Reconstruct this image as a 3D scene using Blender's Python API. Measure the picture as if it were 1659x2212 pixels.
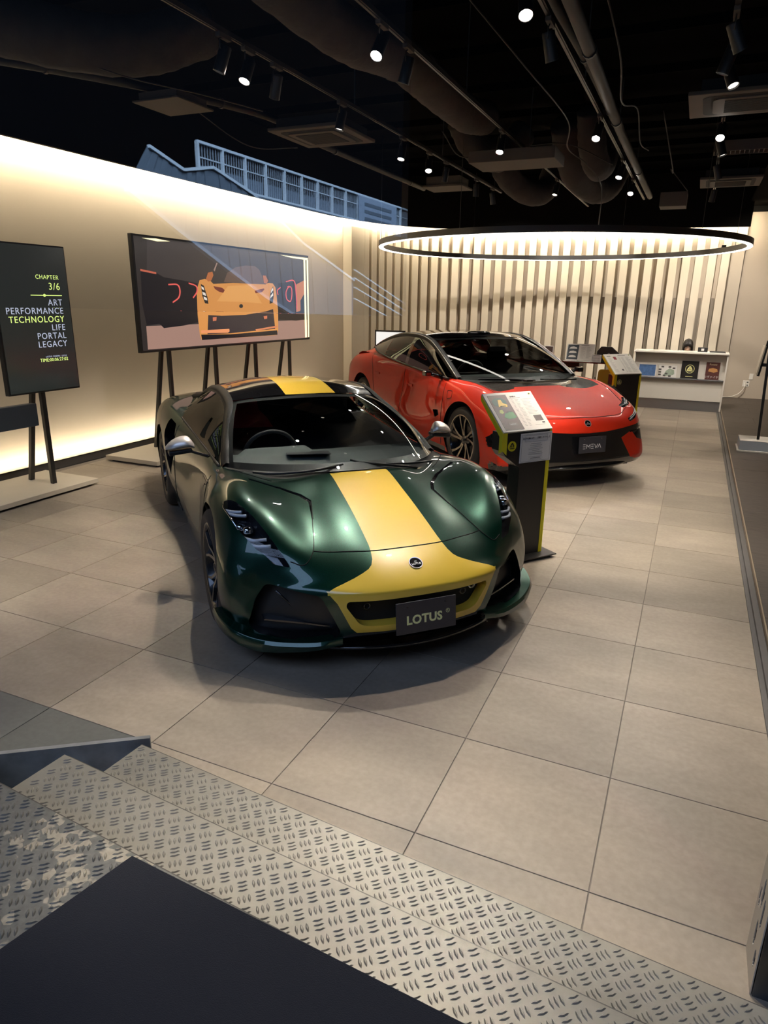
import bpy, bmesh, math, random
import numpy as np
from mathutils import Vector, Matrix
from mathutils.bvhtree import BVHTree

for _o in list(bpy.data.objects):
    bpy.data.objects.remove(_o, do_unlink=True)
S = bpy.context.scene
C = S.collection
random.seed(7)
PI = math.pi

# ---------------------------------------------------------------- camera
cam_d = bpy.data.cameras.new('camera')
cam_d.sensor_fit = 'VERTICAL'
cam_d.sensor_height = 36.0
cam_d.sensor_width = 27.0
cam_d.lens = 1456.24 / 2212.0 * 36.0
cam_d.clip_start = 0.02
cam_d.clip_end = 200
cam = bpy.data.objects.new('camera', cam_d)
C.objects.link(cam)
S.camera = cam
_yaw, _pitch, _roll = -0.416338, -0.302456, 0.015496
_f = Vector((math.sin(_yaw) * math.cos(_pitch), math.cos(_yaw) * math.cos(_pitch), math.sin(_pitch)))
_r = Vector((math.cos(_yaw), -math.sin(_yaw), 0))
_u = _r.cross(_f)
_r2 = _r * math.cos(_roll) + _u * math.sin(_roll)
_u2 = -_r * math.sin(_roll) + _u * math.cos(_roll)
CAM = Vector((0.0716, -1.8341, 1.8002))
_m = Matrix((_r2, _u2, -_f)).transposed().to_4x4()
_m.translation = CAM
cam.matrix_world = _m

# ---------------------------------------------------------------- world: dusk street sky
W = bpy.data.worlds.new('world')
S.world = W
W.use_nodes = True
_bg = W.node_tree.nodes['Background']
_bg.inputs['Color'].default_value = (0.30, 0.45, 0.80, 1)
_bg.inputs['Strength'].default_value = 0.03

# ---------------------------------------------------------------- exposure
S.view_settings.view_transform = 'Standard'
S.view_settings.look = 'None'
S.view_settings.exposure = 0.16
S.view_settings.gamma = 1.0
S.view_settings.use_curve_mapping = False
S.cycles.max_bounces = 8
S.cycles.diffuse_bounces = 4
S.cycles.glossy_bounces = 4
S.cycles.transparent_max_bounces = 12
S.cycles.transmission_bounces = 6
S.cycles.sample_clamp_indirect = 4.0
S.cycles.caustics_reflective = False
S.cycles.caustics_refractive = False
S.cycles.use_denoising = True

# ---------------------------------------------------------------- lights
WARM = (1.0, 0.85, 0.62)
NEUT = (1.0, 0.90, 0.78)
SPOT_P = 190.0       # power of one track spot
COVE_P = 25.0        # power per metre of cove strip
def area_light(name, a, b, width, power, color, normal, spread=PI):
    a, b, n = Vector(a), Vector(b), Vector(normal).normalized()
    L = (b - a).length
    d = bpy.data.lights.new(name, 'AREA')
    d.shape = 'RECTANGLE'; d.size = L; d.size_y = width; d.energy = power * L; d.color = color
    d.spread = spread
    o = bpy.data.objects.new(name, d); C.objects.link(o)
    x = (b - a).normalized(); z = -n; y = z.cross(x)
    m = Matrix((x, y, z)).transposed().to_4x4(); m.translation = (a + b) / 2
    o.matrix_world = m
    return o
def spot_light(name, loc, target, power, angle=70, blend=0.6, color=NEUT, size=0.03):
    d = bpy.data.lights.new(name, 'SPOT')
    d.energy = power; d.spot_size = math.radians(angle); d.spot_blend = blend; d.color = color
    d.shadow_soft_size = size
    o = bpy.data.objects.new(name, d); C.objects.link(o)
    o.location = loc
    v = Vector(target) - Vector(loc)
    o.rotation_euler = v.to_track_quat('-Z', 'Y').to_euler()
    return o
# wall curve (plan) of the lit wall and of the black soffit edge in front of it
WALL = [(-6.25, -1.6), (-6.25, 2.0), (-6.25, 5.0), (-6.25, 8.0), (-6.22, 9.6), (-6.02, 10.9), (-5.55, 12.0), (-4.75, 12.75), (-3.6, 13.2), (-2.2, 13.42), (-0.8, 13.5), (0.72, 13.55)]
SOFFIT = [(-5.97, -1.6), (-5.97, 2.0), (-5.97, 5.0), (-5.97, 8.0), (-5.93, 9.4), (-5.70, 10.5), (-5.25, 11.35), (-4.45, 12.05), (-3.4, 12.45), (-2.1, 12.68), (-0.8, 12.85), (0.72, 13.0)]
for i in range(1, len(WALL) - 1):
    a, b = WALL[i], WALL[i + 1]
    mid = lambda p, q, t: (p[0] * (1 - t) + q[0] * t, p[1] * (1 - t) + q[1] * t)
    p, q = mid(SOFFIT[i], a, .35), mid(SOFFIT[i + 1], b, .35)
    tx, ty = b[0] - a[0], b[1] - a[1]; l = math.hypot(tx, ty)
    nx, ny = -ty / l, tx / l        # towards the wall
    area_light('cove_led', (p[0], p[1], 3.40), (q[0], q[1], 3.40), 0.05, COVE_P, WARM, (nx * .8, ny * .8, -0.55))
for y0 in (-1.0, 1.5, 4.0, 6.5):
    area_light('floor_wash_led', (-6.13, y0, 0.07), (-6.13, y0 + 2.5, 0.07), 0.03, 11.0, WARM, (-0.35, 0, 1))
# bluish fill lamp added above the street behind the camera, for assumed daylight
area_light('added_street_fill', (-7.0, -6.2, 7.6), (3.0, -6.2, 7.6), 4.0, 34.0, (0.45, 0.62, 1.0), (0, .75, -0.8))
# ================================================================ helpers
def srgb(r, g, b):
    f = lambda c: (c / 12.92 if c <= .04045 else ((c + .055) / 1.055) ** 2.4)
    return (f(r / 255), f(g / 255), f(b / 255), 1)
def mat(name, color, rough=.5, metal=0.0, coat=0.0, spec=.5, emit=None, estr=0.0, noise=0.0, nscale=8.0, bump=0.0, bscale=60.0, coat_rough=.03, alpha=None):
    m = bpy.data.materials.new(name); m.use_nodes = True
    nt = m.node_tree; b = nt.nodes['Principled BSDF']
    if len(color) == 3: color = (*color, 1)
    b.inputs['Base Color'].default_value = color
    b.inputs['Roughness'].default_value = rough
    b.inputs['Metallic'].default_value = metal
    b.inputs['Coat Weight'].default_value = coat
    b.inputs['Coat Roughness'].default_value = coat_rough
    b.inputs['Specular IOR Level'].default_value = spec
    if emit:
        b.inputs['Emission Color'].default_value = (*emit[:3], 1); b.inputs['Emission Strength'].default_value = estr
    tc = None
    if noise or bump:
        tc = nt.nodes.new('ShaderNodeTexCoord')
    if noise:
        n = nt.nodes.new('ShaderNodeTexNoise'); n.inputs['Scale'].default_value = nscale; n.inputs['Detail'].default_value = 6
        nt.links.new(tc.outputs['Object'], n.inputs['Vector'])
        mx = nt.nodes.new('ShaderNodeMix'); mx.data_type = 'RGBA'
        mx.inputs[6].default_value = tuple(c * (1 - noise) for c in color[:3]) + (1,)
        mx.inputs[7].default_value = tuple(min(1, c * (1 + noise)) for c in color[:3]) + (1,)
        nt.links.new(n.outputs['Fac'], mx.inputs[0]); nt.links.new(mx.outputs[2], b.inputs['Base Color'])
    if bump:
        n = nt.nodes.new('ShaderNodeTexNoise'); n.inputs['Scale'].default_value = bscale; n.inputs['Detail'].default_value = 4
        nt.links.new(tc.outputs['Object'], n.inputs['Vector'])
        bp = nt.nodes.new('ShaderNodeBump'); bp.inputs['Strength'].default_value = bump; bp.inputs['Distance'].default_value = .01
        nt.links.new(n.outputs['Fac'], bp.inputs['Height']); nt.links.new(bp.outputs['Normal'], b.inputs['Normal'])
    return m
def glass_mat(name, tint=(.5, .55, .55), ior=1.5, rough=0.0, refl=1.0):
    m = bpy.data.materials.new(name); m.use_nodes = True
    nt = m.node_tree; nt.nodes.clear()
    o = nt.nodes.new('ShaderNodeOutputMaterial'); mx = nt.nodes.new('ShaderNodeMixShader')
    # Schlick reflectance from the facing angle (same from both sides of the sheet)
    f0 = ((ior - 1) / (ior + 1)) ** 2
    lw = nt.nodes.new('ShaderNodeLayerWeight'); lw.inputs['Blend'].default_value = .5
    pw = nt.nodes.new('ShaderNodeMath'); pw.operation = 'POWER'; pw.inputs[1].default_value = 5
    fr = nt.nodes.new('ShaderNodeMath'); fr.operation = 'MULTIPLY_ADD'; fr.inputs[1].default_value = 1 - f0; fr.inputs[2].default_value = f0
    nt.links.new(lw.outputs['Facing'], pw.inputs[0]); nt.links.new(pw.outputs[0], fr.inputs[0])
    t = nt.nodes.new('ShaderNodeBsdfTransparent'); t.inputs['Color'].default_value = (*tint, 1)
    g = nt.nodes.new('ShaderNodeBsdfGlossy'); g.inputs['Roughness'].default_value = rough
    g.inputs['Color'].default_value = (refl, refl, refl, 1)
    nt.links.new(fr.outputs[0], mx.inputs[0]); nt.links.new(t.outputs[0], mx.inputs[1]); nt.links.new(g.outputs[0], mx.inputs[2])
    nt.links.new(mx.outputs[0], o.inputs['Surface'])
    return m

class MB:
    """collects geometry for ONE mesh"""
    def __init__(s): s.v = []; s.f = []; s.m = []
    def add(s, vs, fs, mi=0):
        o = len(s.v); s.v += [tuple(v) for v in vs]; s.f += [tuple(i + o for i in f) for f in fs]; s.m += [mi] * len(fs)
        return s
    def box(s, x0, x1, y0, y1, z0, z1, mi=0):
        vs = [(x, y, z) for z in (z0, z1) for y in (y0, y1) for x in (x0, x1)]
        return s.add(vs, [(0, 2, 3, 1), (4, 5, 7, 6), (0, 1, 5, 4), (2, 6, 7, 3), (0, 4, 6, 2), (1, 3, 7, 5)], mi)
    def obox(s, c, ax, ay, az, hx, hy, hz, mi=0):
        c, ax, ay, az = Vector(c), Vector(ax).normalized(), Vector(ay).normalized(), Vector(az).normalized()
        vs = [c + ax * (hx * i) + ay * (hy * j) + az * (hz * k) for k in (-1, 1) for j in (-1, 1) for i in (-1, 1)]
        return s.add(vs, [(0, 2, 3, 1), (4, 5, 7, 6), (0, 1, 5, 4), (2, 6, 7, 3), (0, 4, 6, 2), (1, 3, 7, 5)], mi)
    def bar(s, a, b, w, d=None, up=(0, 0, 1), mi=0):
        a, b = Vector(a), Vector(b); d = d or w
        z = (b - a).normalized(); u = Vector(up)
        if abs(z.dot(u)) > .98: u = Vector((1, 0, 0))
        x = u.cross(z).normalized(); y = z.cross(x)
        return s.obox((a + b) / 2, x, y, z, w / 2, d / 2, (b - a).length / 2, mi)
    def tube(s, pts, r, n=8, mi=0, cap=True, closed=False):
        pts = [Vector(p) for p in pts]; rs = r if isinstance(r, (list, tuple)) else [r] * len(pts)
        rings = []; N = len(pts); prev = None
        for i, p in enumerate(pts):
            if closed: t = (pts[(i + 1) % N] - pts[i - 1])
            else: t = pts[min(i + 1, N - 1)] - pts[max(i - 1, 0)]
            t.normalize()
            if prev is None:
                u = Vector((0, 0, 1)) if abs(t.z) < .9 else Vector((1, 0, 0))
                x = u.cross(t).normalized()
            else:
                x = (prev - t * prev.dot(t)).normalized()
            prev = x; y = t.cross(x)
            rings.append([p + (x * math.cos(2 * PI * k / n) + y * math.sin(2 * PI * k / n)) * rs[i] for k in range(n)])
        vs = [v for rg in rings for v in rg]; fs = []
        for i in range(N if closed else N - 1):
            j = (i + 1) % N
            for k in range(n):
                fs.append((i * n + k, i * n + (k + 1) % n, j * n + (k + 1) % n, j * n + k))
        if cap and not closed:
            fs.append(tuple(range(n))[::-1]); fs.append(tuple((N - 1) * n + k for k in range(n)))
        return s.add(vs, fs, mi)
    def lathe(s, prof, n=24, c=(0, 0, 0), axis='z', mi=0, a0=0, a1=2 * PI):
        full = abs(a1 - a0 - 2 * PI) < 1e-6; m = n if full else n + 1
        vs = []
        for k in range(m):
            a = a0 + (a1 - a0) * k / n
            for r, h in prof:
                p = (r * math.cos(a), r * math.sin(a), h)
                if axis == 'y': p = (p[0], p[2], p[1])
                if axis == 'x': p = (p[2], p[0], p[1])
                vs.append((p[0] + c[0], p[1] + c[1], p[2] + c[2]))
        L = len(prof); fs = []
        for k in range(n):
            k2 = (k + 1) % m
            for i in range(L - 1): fs.append((k * L + i, k2 * L + i, k2 * L + i + 1, k * L + i + 1))
        return s.add(vs, fs, mi)
    def prism(s, poly, z0, z1, M=None, mi=0):
        """poly of (x, y) extruded along z; M maps it into place"""
        n = len(poly)
        vs = [Vector((x, y, z0)) for x, y in poly] + [Vector((x, y, z1)) for x, y in poly]
        if M is not None: vs = [M @ v for v in vs]
        fs = [tuple(range(n))[::-1], tuple(range(n, 2 * n))] + [(i, (i + 1) % n, n + (i + 1) % n, n + i) for i in range(n)]
        return s.add(vs, fs, mi)
    def grid(s, P, mi=0, closed_u=False):
        nu, nv = len(P), len(P[0]); vs = [p for row in P for p in row]; fs = []
        for i in range(nu - (0 if closed_u else 1)):
            for j in range(nv - 1):
                a, b = i, (i + 1) % nu
                fs.append((a * nv + j, a * nv + j + 1, b * nv + j + 1, b * nv + j))
        return s.add(vs, fs, mi)
    def build(s, name, mats, parent=None, smooth=False, bevel=0.0, auto=None, solid=0.0, kind=None, label=None):
        me = bpy.data.meshes.new(name)
        me.from_pydata([tuple(v) for v in s.v], [], s.f)
        if not isinstance(mats, (list, tuple)): mats = [mats]
        for m in mats: me.materials.append(m)
        if len(mats) > 1: me.polygons.foreach_set('material_index', s.m)
        if smooth: me.polygons.foreach_set('use_smooth', [True] * len(me.polygons))
        me.update()
        o = bpy.data.objects.new(name, me); C.objects.link(o)
        if parent: o.parent = parent
        bm = bmesh.new(); bm.from_mesh(me); bmesh.ops.recalc_face_normals(bm, faces=bm.faces)
        if bevel:
            bmesh.ops.bevel(bm, geom=[e for e in bm.edges if len(e.link_faces) == 2 and e.calc_face_angle(0) > .5], offset=bevel, segments=2, affect='EDGES', profile=.5)
        bm.to_mesh(me); bm.free()
        if auto is not None and hasattr(me, 'set_sharp_from_angle'):
            me.polygons.foreach_set('use_smooth', [True] * len(me.polygons)); me.set_sharp_from_angle(angle=math.radians(auto))
        if solid:
            md = o.modifiers.new('solid', 'SOLIDIFY'); md.thickness = solid; md.offset = 0
        if kind: o['kind'] = kind
        if label: o['label'] = label
        return o
def thing(name, label, cat, loc=(0, 0, 0), rz=0.0, group=None):
    o = bpy.data.objects.new(name, None); C.objects.link(o)
    o.empty_display_size = .05
    o.location = loc; o.rotation_euler = (0, 0, rz); o['label'] = label; o['category'] = cat
    if group: o['group'] = group
    return o
def tag(o, label, cat, group=None, kind=None):
    o['label'] = label; o['category'] = cat
    if group: o['group'] = group
    if kind: o['kind'] = kind
    return o
def struct(o, label=None):
    o['kind'] = 'structure'
    if label: o['label'] = label
    return o
def text(name, body, size, M, m, parent=None, extrude=.0006, align='CENTER', bold=0.0, label=None, spacing=1.0):
    d = bpy.data.curves.new(name, 'FONT'); d.body = body; d.size = size; d.extrude = extrude
    d.align_x = align; d.align_y = 'CENTER'; d.offset = bold; d.space_character = spacing
    d.resolution_u = 3
    d.materials.append(m)
    o = bpy.data.objects.new(name + '_curve', d); C.objects.link(o)
    me = bpy.data.meshes.new_from_object(o.evaluated_get(bpy.context.evaluated_depsgraph_get()))
    bpy.data.objects.remove(o, do_unlink=True)
    me.name = name
    if not me.materials: me.materials.append(m)
    o = bpy.data.objects.new(name, me); C.objects.link(o)
    if parent: o.parent = parent
    o.matrix_local = M
    if label: o['label'] = label
    return o
def frame(o, x, y):
    """matrix with origin o, x and y axes as given"""
    x = Vector(x).normalized(); y = Vector(y); y = (y - x * y.dot(x)).normalized(); z = x.cross(y)
    m = Matrix((x, y, z)).transposed().to_4x4(); m.translation = Vector(o); return m
def copy_tree(o, parent=None, loc=None, rz=None):
    c = o.copy(); C.objects.link(c); c.parent = parent
    if loc is not None: c.location = loc
    if rz is not None: c.rotation_euler = (0, 0, rz)
    for ch in [k for k in bpy.data.objects if k.parent == o]:
        copy_tree(ch, c)
    return c
def cr(P, t):
    """Catmull-Rom through the rows of P at parameter t (in rows)"""
    n = len(P); i = min(int(t), n - 2); u = t - i
    p0 = P[i - 1] if i > 0 else 2 * P[0] - P[1]
    p1, p2 = P[i], P[i + 1]
    p3 = P[i + 2] if i + 2 < n else 2 * P[-1] - P[-2]
    return .5 * (2 * p1 + (p2 - p0) * u + (2 * p0 - 5 * p1 + 4 * p2 - p3) * u * u + (3 * p1 - p0 - 3 * p2 + p3) * u ** 3)
def resample(P, k):
    P = np.asarray(P, float); n = len(P)
    return np.array([cr(P, j / k) for j in range((n - 1) * k + 1)])
def loft(G, ku, kv):
    """G[stations][rails] of points -> smooth fine grid"""
    G = np.asarray(G, float)
    A = np.array([resample(G[:, j], ku) for j in range(G.shape[1])]).transpose(1, 0, 2)
    return np.array([resample(A[i], kv) for i in range(A.shape[0])])
# ================================================================ materials
M_ = {}
def flake_paint(name, base, flake, rough=.38, metal=.75):
    m = mat(name, base, rough=rough, metal=metal, coat=1.0, coat_rough=.012)
    nt = m.node_tree; b = nt.nodes['Principled BSDF']
    tc = nt.nodes.new('ShaderNodeTexCoord'); v = nt.nodes.new('ShaderNodeTexVoronoi'); v.inputs['Scale'].default_value = 900
    nt.links.new(tc.outputs['Object'], v.inputs['Vector'])
    mx = nt.nodes.new('ShaderNodeMix'); mx.data_type = 'RGBA'
    mx.inputs[6].default_value = (*base, 1); mx.inputs[7].default_value = (*flake, 1)
    sep = nt.nodes.new('ShaderNodeSeparateColor'); nt.links.new(v.outputs['Color'], sep.inputs[0])
    nt.links.new(sep.outputs[0], mx.inputs[0]); nt.links.new(mx.outputs[2], b.inputs['Base Color'])
    return m
M_['green'] = flake_paint('green_flake_paint', (.0002, .015, .009), (.0004, .050, .028), rough=.30, metal=.62)
M_['red'] = flake_paint('red_pearl_paint', (.62, .022, .006), (.72, .034, .010), rough=.6, metal=0.0)
_b = M_['red'].node_tree.nodes['Principled BSDF']; _b.inputs['Coat Weight'].default_value = .75; _b.inputs['Coat IOR'].default_value = 1.4; _b.inputs['Specular IOR Level'].default_value = .15
M_['yellow'] = mat('yellow_stripe_paint', srgb(232, 194, 66), rough=.35, coat=1.0, coat_rough=.02)
M_['gloss_black'] = mat('gloss_black', (.006, .006, .007), rough=.12, coat=1.0, coat_rough=.01)
M_['satin_black'] = mat('satin_black', (.012, .012, .013), rough=.45)
M_['matt_black'] = mat('matt_black', (.008, .008, .009), rough=.8)
M_['seam'] = mat('panel_gap_black', (.002, .003, .003), rough=.9)
M_['carbon'] = mat('carbon_grey', (.045, .040, .036), rough=.25, coat=.6)
M_['tyre'] = mat('tyre_rubber', (.016, .016, .017), rough=.7, bump=.15, bscale=90)
M_['rim_dark'] = mat('rim_dark', (.010, .010, .011), rough=.25, coat=.6)
M_['rim_cut'] = mat('rim_machined', (.62, .58, .52), rough=.22, metal=1.0)
M_['steel'] = mat('disc_steel', (.22, .21, .20), rough=.35, metal=1.0)
M_['cal_grey'] = mat('caliper_paint', (.05, .05, .055), rough=.35, coat=.5)
M_['silver'] = mat('satin_silver', (.74, .70, .65), rough=.36, metal=.6, coat=.4)
M_['chrome'] = mat('chrome', (.8, .8, .8), rough=.08, metal=1.0)
M_['car_glass'] = glass_mat('car_glass', (.80, .84, .84), ior=1.5)
M_['red_car_glass'] = glass_mat('red_car_windscreen', (.45, .47, .47), ior=1.5)
M_['pillar'] = mat('pillar_black', (.005, .005, .005), rough=.5, spec=.2)
M_['dark_glass'] = glass_mat('tinted_glass', (.12, .12, .12), ior=1.55)
M_['lens'] = glass_mat('headlamp_lens', (.92, .94, .96), ior=1.4)
M_['drl'] = mat('lamp_light_guide', (.55, .57, .62), rough=.15, coat=1)
M_['lamp_dark'] = mat('lamp_housing', (.015, .016, .02), rough=.2, coat=.7)
M_['seat_red'] = mat('red_seat_leather', (.50, .03, .035), rough=.45)
M_['cabin'] = mat('cabin_black', (.018, .018, .020), rough=.6)
M_['dash'] = mat('dashboard_grey', (.085, .10, .095), rough=.65)
M_['film'] = glass_mat('clear_film', (.93, .93, .95), ior=1.4, rough=.05)
M_['plate'] = mat('plate_charcoal', (.028, .028, .036), rough=.45)
M_['letter_yellow'] = mat('letter_pale_yellow', (.95, .92, .42), rough=.5)
M_['letter_white'] = mat('letter_white', (.75, .75, .75), rough=.5)
M_['black_metal'] = mat('black_metal', (.012, .012, .012), rough=.4)
M_['beige_metal'] = mat('beige_painted_metal', (.52, .46, .36), rough=.4, noise=.04)
M_['white_board'] = mat('printed_board_white', (.70, .66, .60), rough=.5)
M_['white'] = mat('white_lacquer', (.74, .70, .63), rough=.4)
M_['paper'] = mat('paper_white', (.78, .76, .73), rough=.7)
M_['ink'] = mat('ink_grey', (.09, .085, .08), rough=.7)
M_['ink_light'] = mat('ink_light_grey', (.30, .28, .26), rough=.7)
M_['acid_yellow'] = mat('acid_yellow_paint', (.86, .74, .03), rough=.4)
M_['totem_black'] = mat('totem_black', (.014, .013, .012), rough=.42)
M_['brown_print'] = mat('print_brown_grey', (.075, .05, .045), rough=.4)
M_['brushed'] = mat('brushed_steel', (.42, .43, .46), rough=.3, metal=.9)
M_['navy_mat'] = mat('navy_mat_fabric', (.006, .008, .015), rough=.95, bump=.4, bscale=400)
M_['mustard'] = mat('mustard_fabric', (.42, .26, .02), rough=.85, bump=.3, bscale=200)
M_['plaster'] = mat('beige_plaster_wall', (.56, .49, .39), rough=.85, noise=.03, nscale=3, bump=.12, bscale=14)
M_['fin'] = mat('beige_fin_paint', (.60, .53, .42), rough=.7, noise=.02)
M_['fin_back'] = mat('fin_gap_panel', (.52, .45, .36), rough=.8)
M_['right_wall'] = mat('warm_grey_wall', (.46, .39, .31), rough=.85, noise=.02)
M_['ceil'] = mat('black_ceiling', (.0018, .0018, .002), rough=.95, spec=.02)
M_['soffit'] = mat('black_soffit', (.007, .0066, .006), rough=.95, spec=.08)
M_['duct'] = mat('dusty_black_duct', (.038, .032, .028), rough=.85, noise=.5, nscale=6, bump=.8, bscale=16)
M_['duct_pipe'] = mat('black_pipe', (.022, .020, .018), rough=.6)
M_['joist'] = mat('joist_black', (.004, .004, .004), rough=.95, spec=.02)
M_['rail'] = mat('track_black', (.026, .024, .022), rough=.4)
M_['gapstrip'] = mat('gap_shade', (.24, .205, .165), rough=.8)
M_['ac'] = mat('dark_brown_panel', (.075, .062, .050), rough=.7)
M_['ac_dark'] = mat('vent_black', (.006, .006, .006), rough=.8)
M_['base_grey'] = mat('grey_skirting', (.085, .08, .075), rough=.5)
M_['lamp_on'] = mat('lamp_lens_lit', (.9, .9, .9), emit=(1, .93, .84), estr=140.0)
M_['lamp_dim'] = mat('lamp_lens_side', (.9, .9, .9), emit=(1, .9, .78), estr=3.0)
M_['ring_on'] = mat('ring_led_diffuser', (.9, .9, .9), emit=(1, .93, .82), estr=11.0)
M_['skin'] = mat('skin', (.78, .50, .37), rough=.5)
M_['hair'] = mat('black_hair', (.010, .008, .008), rough=.45)
M_['blue_photo'] = mat('print_blue', (.08, .16, .34), rough=.4, noise=.6, nscale=25)
# floor tile: concrete-look porcelain, tone differs from tile to tile
def tile_mat(name, base, var=.10, rough=.42):
    m = bpy.data.materials.new(name); m.use_nodes = True; nt = m.node_tree; b = nt.nodes['Principled BSDF']
    b.inputs['Roughness'].default_value = rough; b.inputs['Specular IOR Level'].default_value = .35
    tc = nt.nodes.new('ShaderNodeNewGeometry'); oi = nt.nodes.new('ShaderNodeObjectInfo')
    n1 = nt.nodes.new('ShaderNodeTexNoise'); n1.inputs['Scale'].default_value = 2.2; n1.inputs['Detail'].default_value = 7; n1.inputs['Roughness'].default_value = .62
    n2 = nt.nodes.new('ShaderNodeTexNoise'); n2.inputs['Scale'].default_value = 38; n2.inputs['Detail'].default_value = 5
    mp = nt.nodes.new('ShaderNodeMapping'); mp.inputs['Scale'].default_value = (.7, 1.5, 1)
    nt.links.new(tc.outputs['Position'], mp.inputs['Vector']); nt.links.new(mp.outputs[0], n1.inputs['Vector'])
    nt.links.new(tc.outputs['Position'], n2.inputs['Vector'])
    r1 = nt.nodes.new('ShaderNodeValToRGB'); e = r1.color_ramp.elements
    e[0].position = .32; e[0].color = tuple(c * (1 - var * 1.2) for c in base) + (1,)
    e[1].position = .72; e[1].color = tuple(c * (1 + var) for c in base) + (1,)
    nt.links.new(n1.outputs['Fac'], r1.inputs[0])
    mr = nt.nodes.new('ShaderNodeMapRange'); mr.inputs[3].default_value = .74; mr.inputs[4].default_value = 1.06
    nt.links.new(oi.outputs['Random'], mr.inputs[0])
    mr2 = nt.nodes.new('ShaderNodeMapRange'); mr2.inputs[1].default_value = .35; mr2.inputs[2].default_value = .65; mr2.inputs[3].default_value = .93; mr2.inputs[4].default_value = 1.05
    nt.links.new(n2.outputs['Fac'], mr2.inputs[0])
    mu = nt.nodes.new('ShaderNodeMath'); mu.operation = 'MULTIPLY'; nt.links.new(mr.outputs[0], mu.inputs[0]); nt.links.new(mr2.outputs[0], mu.inputs[1])
    vm = nt.nodes.new('ShaderNodeVectorMath'); vm.operation = 'SCALE'; nt.links.new(r1.outputs[0], vm.inputs[0]); nt.links.new(mu.outputs[0], vm.inputs['Scale'])
    nt.links.new(vm.outputs[0], b.inputs['Base Color'])
    bp = nt.nodes.new('ShaderNodeBump'); bp.inputs['Strength'].default_value = .08; bp.inputs['Distance'].default_value = .004
    nt.links.new(n2.outputs['Fac'], bp.inputs['Height']); nt.links.new(bp.outputs[0], b.inputs['Normal'])
    return m
M_['tile'] = tile_mat('concrete_floor_tile', (.325, .272, .212), var=.15)
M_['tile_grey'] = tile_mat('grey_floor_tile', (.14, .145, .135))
M_['grout'] = mat('grout', (.20, .17, .14), rough=.9)
def wood_mat():
    m = mat('dark_brown_floor_board', (.08, .06, .05), rough=.5); nt = m.node_tree; b = nt.nodes['Principled BSDF']
    g = nt.nodes.new('ShaderNodeNewGeometry'); mp = nt.nodes.new('ShaderNodeMapping'); mp.inputs['Scale'].default_value = (3, 60, 1)
    n = nt.nodes.new('ShaderNodeTexNoise'); n.inputs['Scale'].default_value = 3; n.inputs['Detail'].default_value = 6
    nt.links.new(g.outputs['Position'], mp.inputs[0]); nt.links.new(mp.outputs[0], n.inputs['Vector'])
    r = nt.nodes.new('ShaderNodeValToRGB'); r.color_ramp.elements[0].color = (.018, .014, .012, 1); r.color_ramp.elements[1].color = (.085, .066, .052, 1)
    r.color_ramp.elements[0].position = .3; r.color_ramp.elements[1].position = .7
    nt.links.new(n.outputs['Fac'], r.inputs[0]); nt.links.new(r.outputs[0], b.inputs['Base Color'])
    bp = nt.nodes.new('ShaderNodeBump'); bp.inputs['Strength'].default_value = .4; bp.inputs['Distance'].default_value = .002
    nt.links.new(n.outputs['Fac'], bp.inputs['Height']); nt.links.new(bp.outputs[0], b.inputs['Normal'])
    return m
M_['wood'] = wood_mat()
def plate_mat():
    m = mat('worn_grey_chequer_steel', (.3, .29, .26), rough=.42); nt = m.node_tree; b = nt.nodes['Principled BSDF']
    g = nt.nodes.new('ShaderNodeNewGeometry')
    n = nt.nodes.new('ShaderNodeTexNoise'); n.inputs['Scale'].default_value = 7.5; n.inputs['Detail'].default_value = 4; n.inputs['Roughness'].default_value = .5
    v = nt.nodes.new('ShaderNodeTexVoronoi'); v.inputs['Scale'].default_value = 42
    n2 = nt.nodes.new('ShaderNodeTexNoise'); n2.inputs['Scale'].default_value = 60; n2.inputs['Detail'].default_value = 5
    for t in (n, v, n2): nt.links.new(g.outputs['Position'], t.inputs['Vector'])
    sep = nt.nodes.new('ShaderNodeSeparateColor'); nt.links.new(v.outputs['Color'], sep.inputs[0])
    ad = nt.nodes.new('ShaderNodeMath'); ad.operation = 'MULTIPLY_ADD'; ad.inputs[1].default_value = .28
    nt.links.new(sep.outputs[0], ad.inputs[0]); nt.links.new(n.outputs['Fac'], ad.inputs[2])
    r = nt.nodes.new('ShaderNodeValToRGB'); r.color_ramp.interpolation = 'EASE'
    r.color_ramp.elements[0].position = .74; r.color_ramp.elements[0].color = (.135, .135, .125, 1)
    r.color_ramp.elements[1].position = .77; r.color_ramp.elements[1].color = (.32, .29, .23, 1)
    nt.links.new(ad.outputs[0], r.inputs[0])
    mr = nt.nodes.new('ShaderNodeMapRange'); mr.inputs[1].default_value = .3; mr.inputs[2].default_value = .7; mr.inputs[3].default_value = .82; mr.inputs[4].default_value = 1.15
    nt.links.new(n2.outputs['Fac'], mr.inputs[0])
    vm = nt.nodes.new('ShaderNodeVectorMath'); vm.operation = 'SCALE'; nt.links.new(r.outputs[0], vm.inputs[0]); nt.links.new(mr.outputs[0], vm.inputs['Scale'])
    nt.links.new(vm.outputs[0], b.inputs['Base Color'])
    b.inputs['Metallic'].default_value = .35
    return m
M_['cheq'] = plate_mat()
M_['cheq_tread'] = mat('warm_grey_chequer_steel', (.24, .225, .19), rough=.42, metal=.3, noise=.12, nscale=30)
M_['slate'] = mat('dark_marbled_kerb', (.20, .21, .215), rough=.3, noise=.75, nscale=11)
M_['nosing'] = mat('dark_nosing_edge', (.07, .065, .055), rough=.4, metal=.3, noise=.3, nscale=40)  # dark tone that draws the line of each step edge
M_['ring_white'] = mat('badge_silver', (.60, .60, .60), rough=.3, metal=.3)
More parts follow.
